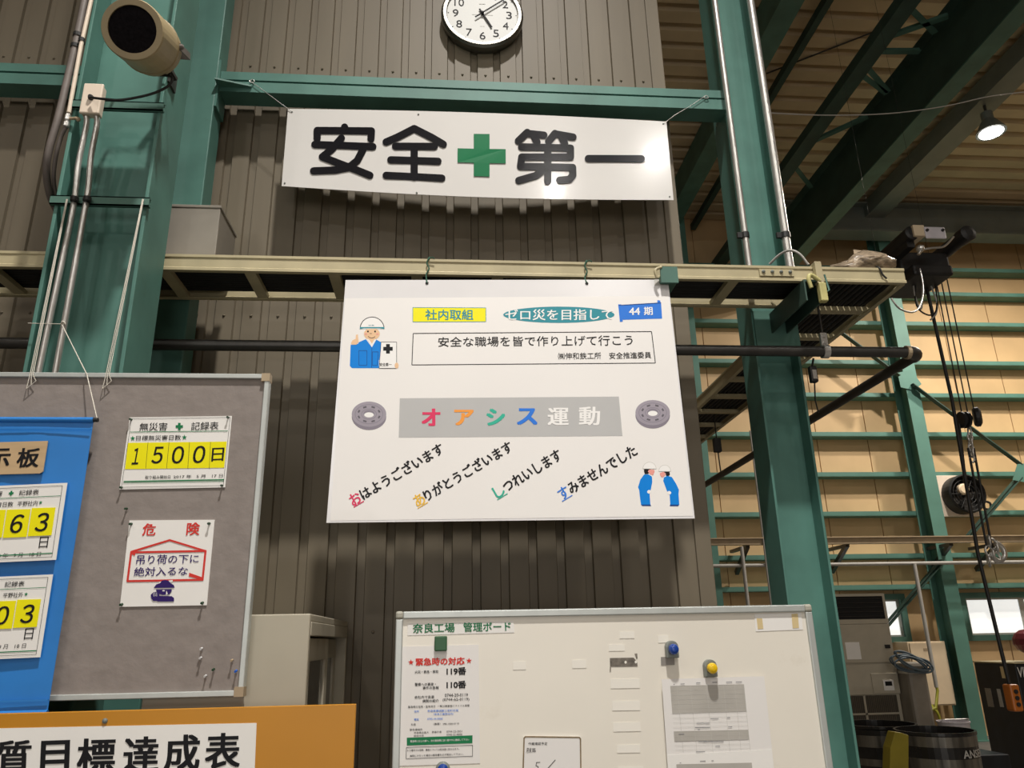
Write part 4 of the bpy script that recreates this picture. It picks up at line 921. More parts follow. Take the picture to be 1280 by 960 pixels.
tz('住所', 202, 136, 272, 168, .004, 2, zy); tz('奈良県磯城郡三宅町石見', 392, 128, 835, 162, .004, 2, zy); tz('（奈良工業団地内）', 478, 176, 765, 206, .004, 2, zy); tz('電話', 202, 250, 270, 282, .006, 2, zy); tz('0745-44-0000', 390, 244, 610, 274, .002, 2, zy)
tz('社長', 158, 322, 228, 352, .004, 1, zy); tz('（携帯） 090-1000-0119', 478, 314, 842, 346, .004, 1, zy)
tz('緊急連絡先', 142, 396, 322, 424, .004, 1, zy); tz('奈良県立医大', 200, 440, 412, 468, .004, 1, zy); tz('救急外来', 456, 430, 595, 458, .006, 1, zy); tz('0744-22-3051', 666, 424, 888, 454, .002, 1, zy); tz('国保中央', 200, 486, 342, 512, .004, 1, zy); tz('0745-32-8800', 666, 470, 888, 498, .002, 1, zy)
t.part('lettering', m, [REDINK, INK, BLUEINK])
m = MB(); area(m, [zy(98, 526), zy(1036, 492), zy(1034, 604), zy(98, 638)], ES, .0018, 0); text(m, '緊急時には上の順へ、次の連絡網に従い速やかに連絡して下さい', [zy(148, 562), zy(988, 536), zy(988, 566), zy(148, 596)], ES, .0022, .006, m=1); t.part('green_band', m, [DKGREENINK, WHITEINK])
m = MB(); stroke(m, [zy(92, 665), zy(1036, 632), zy(1036, 790), zy(88, 826)], .6, ES, o, 0, False, True); text(m, '※ 工場内での怪我、事故については担当者に知らせます。', [zy(105, 692), zy(845, 670), zy(845, 698), zy(105, 722)], ES, o, .006); text(m, '病院にかかった場合は報告書を必ず提出して下さい。', [zy(142, 770), zy(905, 744), zy(905, 772), zy(142, 800)], ES, o, .006); t.part('note_frame', m, INK); t.done()
m = MB(); q = WS.p(551, 804.5, .002); m.box(q.x - .0175, q.x + .0175, 2.281, 2.2905, q.z - .020, q.z + .020); solo('magnet', 'dark green square magnet holding the emergency notice', 'magnet', m, MAGGRN, bevel=.003)
def clip_magnet(label, px, py, r, m_, bx=0, by=0):
    t = Thing('magnet', label, 'magnet'); q = WS.p(px, py, .0); m = MB()
    m.box(q.x - r * 1.15, q.x + r * 1.15, 2.272, 2.291, q.z - r * 1.5, q.z + r * .5); m.lathe((q.x, 2.291, q.z + r * .35), (0, -1, 0), [(r * 1.15, 0), (r * 1.15, .018), (r * .9, .019)], 0, 18); t.part('base', m, MAGGREY, bevel=.002)
    m = MB(); m.lathe((q.x, 2.273, q.z), (0, -1, 0), [(r * .75, 0), (r * .9, .006), (r * .95, .014), (r * .8, .020), (r * .4, .0225), (1e-5, .023)], 0, 20); t.part('knob', m, m_); t.done()
clip_magnet('blue round knob magnet above the printed schedule, beside a torn grey label', 838.3, 811.5, .0155, MAGBLUE)
clip_magnet('yellow round knob magnet holding the printed schedule', 886, 835, .0155, MAGYEL)
m = MB(); q = WS.p(553.5, 961, .002); m.lathe((q.x, 2.291, q.z), (0, -1, 0), [(.019, 0), (.019, .004), (.017, .007), (.014, .013), (.006, .017), (1e-5, .018)], 0, 24, mi=[1, 1, 1, 0, 0]); solo('magnet', 'blue domed magnet at the foot of the emergency notice', 'magnet', m, [MAGBLUE, MAGGREY])
zl5 = crop(700, 780, 1 / 8)
def lab(label, q, m_=WLAB): flat('blank_label', label, 'label', q, m_)
lab('small blank label strip topmost in the middle column of the whiteboard', [zl5(595, 76), zl5(742, 74), zl5(744, 142), zl5(596, 145)])
lab('blank label strip just above the dark torn strip', [zl5(486, 206), zl5(645, 204), zl5(647, 268), zl5(487, 271)])
lab('blank label strip just below the dark torn strip', [zl5(505, 550), zl5(794, 546), zl5(796, 640), zl5(506, 645)])
lab('blank label strip with dark edges two below the dark torn strip', [zl5(521, 772), zl5(797, 768), zl5(800, 862), zl5(523, 866)])
lab('blank label strip three below the dark torn strip', [cO(625, 746), cO(754, 744), cO(757, 786), cO(627, 789)])
lab('blank label strip four below the dark torn strip', [cO(643, 851), cO(751, 849), cO(753, 887), cO(645, 889)])
lab('blank label strip cut by the lower edge of the view in the middle column', [cO(650, 954), cO(768, 951), cO(770, 995), cO(652, 998)])
lab('small square blank label between the title strip and the dark torn strip', [cO(433, 452), cO(499, 450), cO(501, 489), cO(434, 491)])
lab('small faint blank label under the end of the green title', [cO(155, 460), cO(214, 458), cO(216, 496), cO(156, 498)])
lab('small blank label just above the blue knob magnet', [cO(838, 336), cO(885, 335), cO(887, 369), cO(839, 371)])
TORN = mat('torn_label_residue', (.17, .15, .125), .7, var=.5, scale=60)
m = MB(); area(m, [zl5(*p) for p in ((498, 340), (735, 336), (770, 375), (776, 424), (500, 428))], WS, .0008); area(m, [zl5(*p) for p in ((745, 296), (772, 294), (775, 345), (764, 350))], WS, .0008); area(m, [zl5(*p) for p in ((498, 430), (510, 430), (508, 478), (497, 478))], WS, .0008)
for (x, y) in ((655, 382), (758, 380)): area(m, [zl5(*p) for p in oval(x, y, 12, 15, 10)], WS, .0011, 1)
solo('torn_label', 'dark torn label residue in the middle of the whiteboard', 'label', m, [TORN, WLAB])
flat('grey_label', 'grey metallic label under the blue knob magnet', 'label', [zl5(1008, 330), zl5(1144, 326), zl5(1146, 410), zl5(1010, 414)], mat('grey_metallic_label', (.30, .28, .255), .4, .2, var=.2, scale=12))
t = Thing('taped_paper', 'white paper slip held by two yellow tapes at the whiteboard corner', 'paper')
m = MB(); sheet(m, [(943, 767.5), (1001.5, 765.5), (1003.5, 787), (944.5, 789.3)], WS, .0006, .001); t.part('paper', m, PAPER)
for q in ([(945.5, 773), (952.5, 773), (954, 786), (947, 786.5)], [(989, 767.5), (997, 767), (998.5, 785), (990.5, 785.5)]):
    m = MB(); area(m, q, WS, .0016); t.part('tape', m, AMBERTAPE)
t.done()
z6 = crop(820, 840, 1 / 8)
t = Thing('schedule_sheet', 'white printed schedule with grey table rows under the yellow magnet', 'paper')
m = MB(); sheet(m, [z6(45, 70), z6(1065, 40), z6(1165, 980), z6(110, 1010)], WS, .0008, .012, 6, 6); t.part('front_page', m, PAPER2)
m = MB(); o = .0128
gr = lambda ys: [z6(130 + .075 * (ys[0] - 135), ys[0]), z6(862 + .095 * (ys[0] - 118), ys[0] - 16), z6(862 + .095 * (ys[1] - 118), ys[1] - 22), z6(130 + .075 * (ys[1] - 135), ys[1])]
for ys in ((138, 410), (588, 690), (915, 1010)): area(m, gr(ys), WS, o, 0)
for k in range(18):
    y = 138 + 45.5 * k
    if y < 880: stroke(m, [z6(130 + .075 * (y - 135), y), z6(862 + .095 * (y - 118), y - 18)], .28, WS, o + .0003, 1, False)
for x in (195, 330, 490, 660, 770, 862): stroke(m, [z6(x, 128), z6(x + 65, 800)], .28, WS, o + .0003, 1, False)
for (x, y, w) in ((168, 122, 12), (252, 118, 40), (408, 108, 42), (572, 102, 48), (715, 100, 60), (812, 98, 62), (570, 462, 80), (425, 508, 70), (490, 508, 60), (450, 550, 150), (725, 545, 40), (710, 452, 30), (415, 572, 20), (450, 690, 80), (560, 692, 200), (602, 737, 45), (430, 793, 90), (240, 617, 55), (452, 884, 60), (548, 880, 20)): stroke(m, [z6(x - w / 2, y), z6(x + w / 2, y - 2)], .9, WS, o + .0005, 2, False)
t.part('table_print', m, [mat('table_grey_ink', (.46, .44, .40), .5), LTGREYINK, GREYINK])
m = MB(); sheet(m, [z6(95, 825), z6(1140, 768), z6(1162, 980), z6(110, 1010)], WS, .0005, .0136); t.part('lower_page', m, PAPER)
m = MB(); area(m, gr((915, 1005)), WS, .0145, 0); stroke(m, [z6(425, 884), z6(480, 882)], .9, WS, .0145, 1, False); stroke(m, [z6(538, 880), z6(560, 879)], .9, WS, .0145, 1, False); stroke(m, [z6(222, 902), z6(236, 901)], .9, WS, .0145, 1, False); t.part('lower_table_print', m, [mat('table_grey_ink', (.46, .44, .40)), GREYINK]); t.done()
t = Thing('small_memo_board', 'small white memo board with brown edge and handwriting on the whiteboard', 'board')
z3 = crop(630, 900, 110 / 1280)
m = MB(); sheet(m, [z3(283, 240), z3(1112, 240), z3(1122, 760), z3(272, 760)], WS, .003, .004); t.part('panel', m, PAPER2)
m = MB(); stroke(m, [z3(275, 760), z3(290, 260), z3(310, 240), z3(1090, 250), z3(1108, 270), z3(1114, 760)], 1.7, WS, .0046); t.part('brown_edge', m, mat('worn_brown_edge', (.23, .165, .09), .6, var=.3, scale=40))
m = MB(); text(m, '作業確認予定', [z3(350, 322), z3(628, 318), z3(628, 362), z3(350, 362)], WS, .0046, .004); text(m, '月末', [z3(325, 400), z3(400, 398), z3(398, 474), z3(318, 480)], WS, .0046, .008); text(m, '迄', [z3(405, 405), z3(460, 402), z3(460, 462), z3(405, 466)], WS, .0046, .012)
stroke(m, [z3(520, 612), z3(470, 614), z3(462, 662), z3(492, 672), z3(498, 720), z3(470, 745)], .8, WS, .0046); stroke(m, [z3(742, 578), z3(600, 740)], .8, WS, .0046); t.part('handwriting', m, INK); t.done()

# ================================================================== THE HALL BEHIND
# girts along the far wall
for i, py in enumerate((345, 375, 412, 460, 500, 548, 597, 645, 697, 735)):
    z = P(1250, py, 12.9).z; m = MB()
    m.box(3.2, 16.8, 12.745, 12.995, z + .065, z + .075); m.box(3.2, 16.8, 12.745, 12.753, z + .005, z + .065); m.box(3.2, 16.8, 12.745, 12.995, z - .002, z + .008)
    solo('wall_girt', 'green horizontal girt on the tan wall, ' + ('topmost', 'second from the top', 'third from the top', 'fourth from the top', 'fifth from the top', 'just below the pipe elbow', 'behind the exhaust fan', 'below the exhaust fan', 'just above the window', 'lowest')[i] + (' of the row' if i < 5 or i == 9 else ''), 'girt', m, FAR_GREEN, 'girts on the tan far wall')
def far_column(label, pxl, pxr, py):
    a, b = P(pxl, py, 12.36).x, P(pxr, py, 12.36).x
    h_column('hall_column', label, a, b, 12.36, 12.74, RZ - .05, FAR_GREEN, tf=.016, along='y')
far_column('green column on the tan wall beside the exhaust fan', 1124, 1140, 440)
far_column('green column on the tan wall seen past the edge of the siding', 885, 899, 700)
def brace(label, a, b, d=12.38, w=.10):
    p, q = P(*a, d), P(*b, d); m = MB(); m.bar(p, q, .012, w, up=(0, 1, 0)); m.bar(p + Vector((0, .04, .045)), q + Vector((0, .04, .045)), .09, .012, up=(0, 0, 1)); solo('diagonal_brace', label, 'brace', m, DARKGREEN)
brace('diagonal steel brace falling from the far column past the hook block', (1142, 482), (1276, 581), 12.26)
brace('diagonal steel brace rising from the rail to the brace joint by the fan', (1212, 672), (1276, 597), 12.26)
brace('diagonal steel brace rising from the far column towards the tray', (1124, 470), (1050, 415), 12.26)
brace('diagonal steel brace below the rail reaching down behind the air conditioner', (1178, 703), (1108, 785), 12.26)
t = Thing('gusset_plate', 'green gusset plate where the braces meet the far column', 'bracket')
m = MB(); p = [P(x, y, 12.34) for x, y in ((1122, 466), (1139, 462), (1152, 480), (1143, 488), (1126, 484))]; m.prism(p, (0, .012, 0)); t.part('plate', m, FAR_GREEN); t.done()
t = Thing('gusset_plate', 'green gusset plate where two braces meet beyond the hook block', 'bracket')
m = MB(); p = [P(x, y, 12.22) for x, y in ((1266, 600), (1272, 580), (1300, 578), (1300, 606))]; m.prism(p, (0, .012, 0)); t.part('plate', m, FAR_GREEN); t.done()
# exhaust fan
fc = P(1195, 621, 12.80)
t = Thing('exhaust_fan', 'black round exhaust fan on the tan wall beside the far column', 'fan')
m = MB(); m.box(fc.x - .36, fc.x + .30, 12.70, 12.755, fc.z - .36, fc.z + .36); t.part('mounting_plate', m, WHITEPL, bevel=.01)
m = MB(); m.lathe((fc.x, 12.70, fc.z), (0, -1, 0), [(.33, 0), (.335, .22), (.31, .25), (.30, .22), (.29, .02), (1e-4, .02)], 0, 32); t.part('shroud', m, BLACK)
for k in range(5):
    a = 2 * PI * k / 5; d = Vector((math.cos(a), 0, math.sin(a))); s_ = Vector((-d.z, 0, d.x)); c = Vector((fc.x, 12.60, fc.z)); m = MB()
    m.prism([c + d * .05 - s_ * .02, c + d * .27 - s_ * .10 + Vector((0, .03, 0)), c + d * .28 + s_ * .06 - Vector((0, .03, 0)), c + d * .05 + s_ * .03], (0, .006, 0)); t.part('blade', m, BLACKPIPE)
m = MB(); [m.tube([(fc.x + r * math.cos(2 * PI * k / 28), 12.505, fc.z + r * math.sin(2 * PI * k / 28)) for k in range(29)], .006, seg=5) for r in (.12, .18, .24, .30)]
for k in range(6): a = 2 * PI * k / 6; m.tube([(fc.x + .1 * math.cos(a), 12.5, fc.z + .1 * math.sin(a)), (fc.x + .325 * math.cos(a), 12.51, fc.z + .325 * math.sin(a))], .008, seg=5)
t.part('guard', m, BLACK)
m = MB(); mc = P(1206, 611, 12.45); m.lathe((mc.x, 12.53, mc.z), (0, -1, 0), [(.095, 0), (.095, .06), (.07, .08), (1e-4, .08)], 0, 20); t.part('motor_cap', m, PANELCREAM)
m = MB(); m.tube(smooth_path([(fc.x + .32, 12.55, fc.z - .12), (fc.x + .42, 12.55, fc.z - .16), (fc.x + .40, 12.56, fc.z - .26), (fc.x + .30, 12.58, fc.z - .24)], 5), .02, seg=8); t.part('handle', m, BLACK); t.done()
# trolley rail and thin pipe along the far wall
z = P(1000, 676, 12.0).z; m = MB(); m.box(3.2, 16.5, 11.98, 12.08, z - .055, z + .035); m.box(3.2, 16.5, 11.94, 12.12, z + .035, z + .05)
t = Thing('conductor_rail', 'long tan rail crossing the far wall below the exhaust fan', 'rail'); t.part('rail', m, BRONZE)
for px in (1060, 1190, 1250, 935):
    x = P(px, 690, 12.1).x; mm = MB(); mm.bar((x, 12.1, z - .06), (x + .05, 12.83, z - .42), .06, .07); mm.bar((x, 12.08, z - .07), (x, 12.83, z - .07), .06, .05); t.part('bracket', mm, BLACKPIPE)
t.done()
z2 = P(1000, 706, 12.0).z
solo('thin_pipe', 'thin grey pipe running below the tan rail on the far wall', 'pipe', MB().tube([(3.2, 12.0, z2), (16.5, 12.0, z2)], .028, seg=8), GREYCABLE)
for (l, px, py0, py1, r) in (('thin grey vertical pipe dropping to a hose beside the cream panel', 1143, 706, 860, .03), ('thin vertical pipe behind the column edge beyond the siding', 927, 685, 760, .03), ('thin vertical rod between the tray and the rail near the siding edge', 938, 540, 740, .018)):
    p = P(px, py0, 11.96); zb = P(px, py1, 11.96).z; solo('thin_pipe', l, 'pipe', MB().tube([(p.x, 11.96, zb if px > 1000 else 0.0), (p.x, 11.96, p.z + .02)], r, seg=8), GREYCABLE)
# crane runway girder and its lattice
gx = 5.78; gzb, gzt = 7.56, 8.42
t = Thing('runway_girder', 'big dark crane girder running overhead into the hall', 'girder')
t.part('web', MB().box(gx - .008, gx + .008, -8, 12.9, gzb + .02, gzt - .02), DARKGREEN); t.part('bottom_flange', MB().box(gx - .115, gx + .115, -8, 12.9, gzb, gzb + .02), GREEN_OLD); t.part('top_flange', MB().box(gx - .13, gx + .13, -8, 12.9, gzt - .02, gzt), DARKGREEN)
t.part('crane_rail', MB().box(gx - .03, gx + .03, -8, 12.9, gzt, gzt + .06), BLACKPIPE); t.done()
lz = gzt - .17; ca = PZ(1140, 0, lz).x
t = Thing('lattice_frame', 'dark lattice frame with zigzag struts beside the crane girder', 'truss')
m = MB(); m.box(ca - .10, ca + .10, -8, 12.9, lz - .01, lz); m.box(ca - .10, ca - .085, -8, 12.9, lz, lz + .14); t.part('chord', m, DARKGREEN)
for a, b in (((1122, 50), (1187, 21)), ((1112, 66), (1152, 65)), ((1099, 82), (1168, 117)), ((1092, 92), (1104, 117)), ((1028, 182), (1092, 147)), ((1009, 206), (1062, 236)), ((1150, 8), (1180, 42))):
    p, q = PZ(*a, lz), PZ(*b, lz); p.x = ca; q.x = gx - .135
    mm = MB(); mm.bar(p, q, .07, .008); mm.bar(p + Vector((0, 0, .03)), q + Vector((0, 0, .03)), .008, .06); t.part('strut', mm, GREEN_OLD)
t.done()
# roof purlins running into the hall
def purlin(label, rx0, rx1, z, hgt, m_=DARKGREEN):
    h = z - 1.6; solo('roof_purlin', label, 'purlin', MB().box(rx0 * h, rx1 * h, -8, 12.9, z, z + hgt), m_)
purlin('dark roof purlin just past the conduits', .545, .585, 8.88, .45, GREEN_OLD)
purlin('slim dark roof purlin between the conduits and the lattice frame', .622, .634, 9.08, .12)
purlin('grey green roof purlin passing beside the bright lamp', 1.048, 1.098, 8.95, .3, GIRDGREY)
m = MB(); m.box(3.9, 5.65, 6.36, 6.44, 9.02, 9.16); m.box(3.9, 5.65, 6.28, 6.52, 9.0, 9.02); solo('tie_beam', 'short dark tie beam under the roof sheet ending at the lattice frame', 'beam', m, GREEN_OLD)
for lab_, a, b in (('thin roof brace rod crossing the purlins above the tie beam', (958, 92), (1110, 33)),):
    solo('brace_rod', lab_, 'rod', MB().tube([PZ(*a, 9.334), PZ(*b, 9.334)], .012, seg=6), BLACKPIPE)
# crane bridge
bz0, bz1 = P(1120, 292, 12.0).z, P(1120, 256, 12.0).z
t = Thing('crane_bridge', 'grey crane bridge beam crossing the hall on the runway girder', 'crane')
t.part('web', MB().box(gx - .2, 16.6, 12.07, 12.13, bz0 + .04, bz1 - .03), GIRDGREY); t.part('bottom_flange', MB().box(gx - .2, 16.6, 11.92, 12.28, bz0, bz0 + .04), GIRDGREY); t.part('top_flange', MB().box(gx - .2, 16.6, 11.92, 12.28, bz1 - .03, bz1), GIRDGREY)
t.part('end_carriage', MB().box(gx - .16, gx + .16, 11.5, 12.7, gzt + .065, bz0 - .002), GIRDGREY); t.done()
# the lamp
lp = Vector((8.1, 8.9, 8.55))
lq = P(1239, 166, 8.9); lp = Vector((lq.x, 8.9, lq.z))
t = Thing('high_bay_lamp', 'bright high bay lamp glowing under the roof beyond the girder', 'lamp')
m = MB(); m.lathe(lp, (0, 0, 1), [(.20, 0), (.19, .03), (.12, .16), (.08, .22), (.08, .34), (.04, .36), (1e-4, .36)], 0, 24); t.part('reflector', m, GIRDGREY)
m = MB(); m.lathe(lp, (0, 0, 1), [(1e-4, -.05), (.09, -.04), (.15, -.01), (.17, .01)], 0, 24); t.part('lens', m, mat('lamp_lens_glow', (1, .96, .9), .3, emit=22))
m = MB(); m.tube([lp + Vector((0, 0, .35)), (lp.x, lp.y, RZ + .03)], .02, seg=8); t.part('stem', m, BLACKPIPE); t.done()
bpy.data.objects['high_bay_light_hall'].location = lp + Vector((0, 0, -.22))
# sagging wire
m = MB(); m.tube(smooth_path([P(958, 141, 4.4), P(1030, 144, 4.5), P(1110, 142, 4.6), P(1180, 133, 4.7), P(1240, 120, 4.8), P(1300, 113, 4.9)], 6), .0045, seg=6)
solo('overhead_wire', 'thin pale wire sagging across the hall below the roof', 'wire', m, GREYCABLE)

# hoist with cable festoon
HD = 4.9
t = Thing('hoist', 'black twin barrel hoist with white bolted plate beyond the tray end', 'hoist')
a0 = P(1141, 290, HD); b0_ = P(1212, 290, HD)
m = MB(); m.lathe(a0, (-.02, 1, -.02), [(.035, 0), (.055, .01), (.055, .9), (.03, .92)], 0, 18); m.box(a0.x - .03, a0.x + .03, HD + .05, HD + .8, a0.z - .10, a0.z - .04); t.part('barrel', m, BLACK)
m = MB(); m.lathe(b0_, (-.02, 1, -.02), [(.03, 0), (.062, .012), (.062, .10), (.055, .105), (.055, .95), (.04, .97)], 0, 20); t.part('barrel', m, BLACK)
c = P(1172, 300, HD + .1)
m = MB(); m.box(a0.x + .02, b0_.x - .02, HD + .25, HD + .75, c.z - .20, c.z - .02); m.box(a0.x + .05, b0_.x - .08, HD + .15, HD + .6, c.z - .27, c.z - .18); t.part('gear_case', m, BLACK, bevel=.02)
pw = P(1155, 283, HD - .03); pe = P(1184, 298, HD - .03)
m = MB(); m.box(pw.x, pe.x, HD - .03, HD - .015, pe.z, pw.z); t.part('plate', m, mat('white_hoist_plate', (.66, .63, .68), .35), bevel=.012, label='white rounded plate')
m = MB()
for px in (1158.5, 1178): q = P(px, 288, HD - .03); m.lathe((q.x, HD - .03, q.z), (0, -1, 0), [(.012, 0), (.012, .012), (.005, .014)], 0, 6)
t.part('bolts', m, BLACK)
pa, pb = P(1137, 284, HD + .02), P(1154, 298, HD + .02); t.part('cap_block', MB().box(pa.x, pb.x, HD - .02, HD + .2, pb.z, pa.z), PANELCREAM, bevel=.006, label='cream block beside the plate')
m = MB(); m.tube(smooth_path([P(1152, 312, HD - .02), P(1165, 310, HD - .03), P(1180, 308, HD - .03), P(1192, 296, HD - .03)], 5), .008, seg=6); m.ball(P(1150, 311, HD - .02), .03); m.tube([P(1148, 318, HD - .02), P(1154, 308, HD - .03)], .012); t.part('shackle', m, STEEL)
m = MB(); m.tube([(a0.x, HD + .5, a0.z + .05), (a0.x, HD + .5, RZ)], .0014, seg=5); m.tube([(b0_.x, HD + .5, b0_.z + .05), (b0_.x, HD + .5, RZ)], .0014, seg=5); t.part('drop_rods', m, BLACK)
t.done()
for i, (l, pts, r, mm) in enumerate((('pale control cable hanging in a loop under the hoist, nearer the tray', [(1141, 333), (1142, 360), (1147, 380), (1152, 385), (1153, 360), (1151, 338)], .007, GREYCABLE), ('black control cable hanging in a loop under the hoist', [(1146, 336), (1144, 372), (1150, 388), (1164, 394), (1171, 384), (1168, 350), (1156, 338)], .007, CABLE), ('pale control cable hanging in a loop under the hoist, nearer the windows', [(1156, 338), (1164, 358), (1171, 378), (1170, 392), (1163, 400)], .007, GREYCABLE))):
    m = MB(); m.tube(smooth_path([P(x, y, HD + .35) for x, y in pts], 6), r, seg=6); solo('control_cable', l, 'cable', m, mm)
t = Thing('pendant_controller', 'orange push button pendant hanging on a long black cable from the hoist', 'controller')
ptop = P(1153, 336, HD + .4); pbx = ptop.x; pd = HD + .4
zb_ = P(1262, 855, pd).z; drift = P(1262, 855, pd).x
m = MB(); m.tube([ptop, P(1190, 500, pd), P(1222, 690, pd), P(1262, 857, pd)], .013, seg=8); t.part('cable', m, CABLE)
q = P(1266, 872, pd); m = MB(); m.box(q.x - .035, q.x + .035, pd - .04, pd + .04, q.z - .085, q.z + .085); t.part('handset', m, ORANGEPL, bevel=.012)
m = MB(); [m.lathe((q.x, pd - .04, q.z + dz), (0, -1, 0), [(.014, 0), (.014, .008), (1e-4, .008)], 0, 10) for dz in (.04, 0, -.04)]; t.part('buttons', m, BLACK); t.done()
RD = 5.35; RK = RD / 7.2
t = Thing('hook_block', 'black hook block with chain hanging in front of the diagonal brace', 'hook block')
q = P(1205, 525, RD); m = MB(); m.lathe((q.x - .05 * RK, RD, q.z), (1, 0, 0), [(a * RK, c * RK) for a, c in ((.07, 0), (.085, .01), (.085, .03), (.06, .035), (.06, .055), (.085, .06), (.085, .085), (.07, .095))], 0, 20); t.part('sheave', m, BLACK)
m = MB(); m.lathe((q.x + .07 * RK, RD - .05 * RK, q.z + .01), (1, -.6, 0), [(a * RK, c * RK) for a, c in ((.085, 0), (.10, .02), (.10, .05), (.07, .07), (1e-4, .07))], 0, 20); t.part('housing', m, BLACK)
m = MB()
for k in range(6):
    c = P(1212 + k * .6, 540 + k * 6.5, RD); rr = .045 * RK; ax_ = Vector((1, 0, 0)) if k % 2 else Vector((0, 1, 0)); m.tube([c + ax_ * rr * .55 * math.cos(a * PI / 6) + Vector((0, 0, rr * math.sin(a * PI / 6))) for a in range(13)], .010 * RK, seg=6)
t.part('upper_chain', m, STEEL)
m = MB()
for (xa, ya, xb, yb) in ((1199, 530, 1207, 600), (1210, 560, 1234, 686), (1217, 560, 1240, 686)): m.tube([P(xa, ya, RD), P(xb, yb, RD)], .012 * RK, seg=6)
t.part('fall_ropes', m, CABLE)
m = MB()
for (xa, ya, xb, yb) in ((1168, 340, 1203, 520), (1174, 338, 1210, 518), (1181, 336, 1219, 520)): m.tube([P(xa, ya, RD), P(xb, yb, RD)], .007 * RK, seg=6)
t.part('hoist_ropes', m, CABLE)
m = MB()
for k in range(7):
    c = P(1236 + (k % 3) * 5, 676 + k * 4.2, RD); rr = .05 * RK; ax_ = Vector((1, 0, 0)) if k % 2 else Vector((.4, 1, 0)).normalized(); m.tube([c + ax_ * rr * .7 * math.cos(a * PI / 6) + Vector((0, 0, rr * math.sin(a * PI / 6))) for a in range(13)], .012 * RK, seg=6)
t.part('chain_links', m, STEEL)
c = P(1246, 688, RD); m = MB(); m.tube(smooth_path([c + Vector((0, 0, .08)) * RK, c + Vector((.06, 0, .03)) * RK, c + Vector((.07, 0, -.05)) * RK, c + Vector((.01, 0, -.10)) * RK, c + Vector((-.05, 0, -.07)) * RK, c + Vector((-.06, 0, -.02)) * RK], 5), .018, seg=8); t.part('hook', m, STEEL); t.done()
t = Thing('pull_switch', 'small black pull switch hanging in the gap beside the siding wall edge', 'switch')
SY = 4.4; q = P(896.5, 556, SY); m = MB(); m.box(q.x - .022, q.x + .022, SY - .015, SY + .02, q.z - .045, q.z + .04); t.part('body', m, BLACK, bevel=.004)
m = MB(); m.tube([(q.x, SY, q.z + .04), (q.x, SY, TZ0)], .004, seg=6); m.tube([(q.x, SY, q.z - .045), P(901, 590, SY)], .004, seg=6); t.part('cord', m, CABLE); t.done()
t = Thing('pull_switch', 'small black pull switch hanging below the pipe by the green column', 'switch')
q = P(1016.5, 467, 2.74); m = MB(); m.box(q.x - .014, q.x + .014, 2.73, 2.755, q.z - .036, q.z + .030); t.part('body', m, BLACK, bevel=.004)
m = MB(); m.box(q.x - .008, q.x + .008, 2.727, 2.731, q.z - .025, q.z + .012); t.part('face', m, STEEL)
m = MB(); m.tube([(q.x, 2.74, q.z + .03), (q.x, 2.72, PZ_ - PR)], .004, seg=6); m.tube([(q.x, 2.74, q.z - .036), P(1019, 500, 2.76), P(1023, 516, 2.78)], .003, seg=6); t.part('cord', m, CABLE); t.done()

# ------------------------------------------------------------------ floor standing things in the hall
AD = 9.0; ax0, ax1 = 4.30, P(1105, 742, AD).x; az1 = P(1080, 742, AD).z
t = Thing('air_conditioner', 'beige floor standing air conditioner beyond the green column', 'air conditioner')
m = MB(); m.box(ax0, ax1, AD + .02, AD + .45, 0, az1); t.part('body', m, ACM, bevel=.01)
zg = P(1080, 774, AD).z; m = MB(); m.box(ax0, ax1, AD, AD + .02, zg - .05, zg); m.box(ax0, ax1, AD, AD + .02, az1 - .03, az1); m.box(ax0, ax0 + .04, AD, AD + .02, zg, az1 - .03); m.box(ax1 - .03, ax1, AD, AD + .02, zg, az1 - .03); t.part('outlet_frame', m, ACM)
m = MB(); m.box(ax0 + .04, ax1 - .03, AD + .012, AD + .021, zg, az1 - .03); t.part('outlet', m, SHADOWGAP)
m = MB(); [m.box(ax0 + .04, ax1 - .03, AD + .002, AD + .012, zg + .03 + k * .05, zg + .036 + k * .05) for k in range(5)]; t.part('louvres', m, BLACKPIPE)
zs = P(1100, 829, AD).z; t.part('upper_panel', MB().box(ax0, ax1, AD, AD + .02, zs + .01, zg - .055), ACM, bevel=.003)
zs2 = P(1100, 868, AD).z; t.part('lower_panel', MB().box(ax0, ax1, AD, AD + .02, zs2, zs - .012), ACM, bevel=.003)
q0 = P(1088, 842, AD); t.part('service_cover', MB().box(q0.x, ax1 - .005, AD - .012, AD, zs2 + .01, q0.z), ACM, bevel=.003)
q = P(1110, 857, AD); m = MB(); m.box(q.x - .06, q.x + .06, AD - .02, AD - .012, q.z - .05, q.z + .06); t.part('thermostat', m, PAPER); m = MB(); m.box(q.x - .04, q.x + .04, AD - .022, AD - .02, q.z, q.z + .045); t.part('thermostat_display', m, SHADOWGAP)
m = MB(); m.box(ax0 + .03, ax1 - .05, AD + .005, AD + .02, .1, zs2 - .01); [m.box(ax0 + .03 + k * .022, ax0 + .036 + k * .022, AD, AD + .005, .1, zs2 - .01, 1) for k in range(32)]
t.part('intake_grille', m, [mat('dark_grille', (.06, .05, .035), .7), mat('grille_slat', (.12, .10, .07), .6)])
m = MB(); xg = P(1083, 890, AD).x; m.box(xg - .012, xg + .012, AD - .004, AD, .1, zs2 - .01); zgm = P(1100, 892, AD).z; m.box(ax0 + .03, ax1 - .05, AD - .004, AD, zgm - .01, zgm + .01); t.part('grille_bars', m, ACM)
m = MB(); a_, b_ = P(1056, 803, AD), P(1077, 824, AD); m.box(a_.x, b_.x, AD - .002, AD, b_.z, a_.z); t.part('notice_sticker', m, PAPER)
m = MB(); q = P(1109, 808, AD); m.box(q.x - .03, q.x + .03, AD - .015, AD, q.z - .02, q.z + .02); t.part('latch', m, BLACK); t.done()
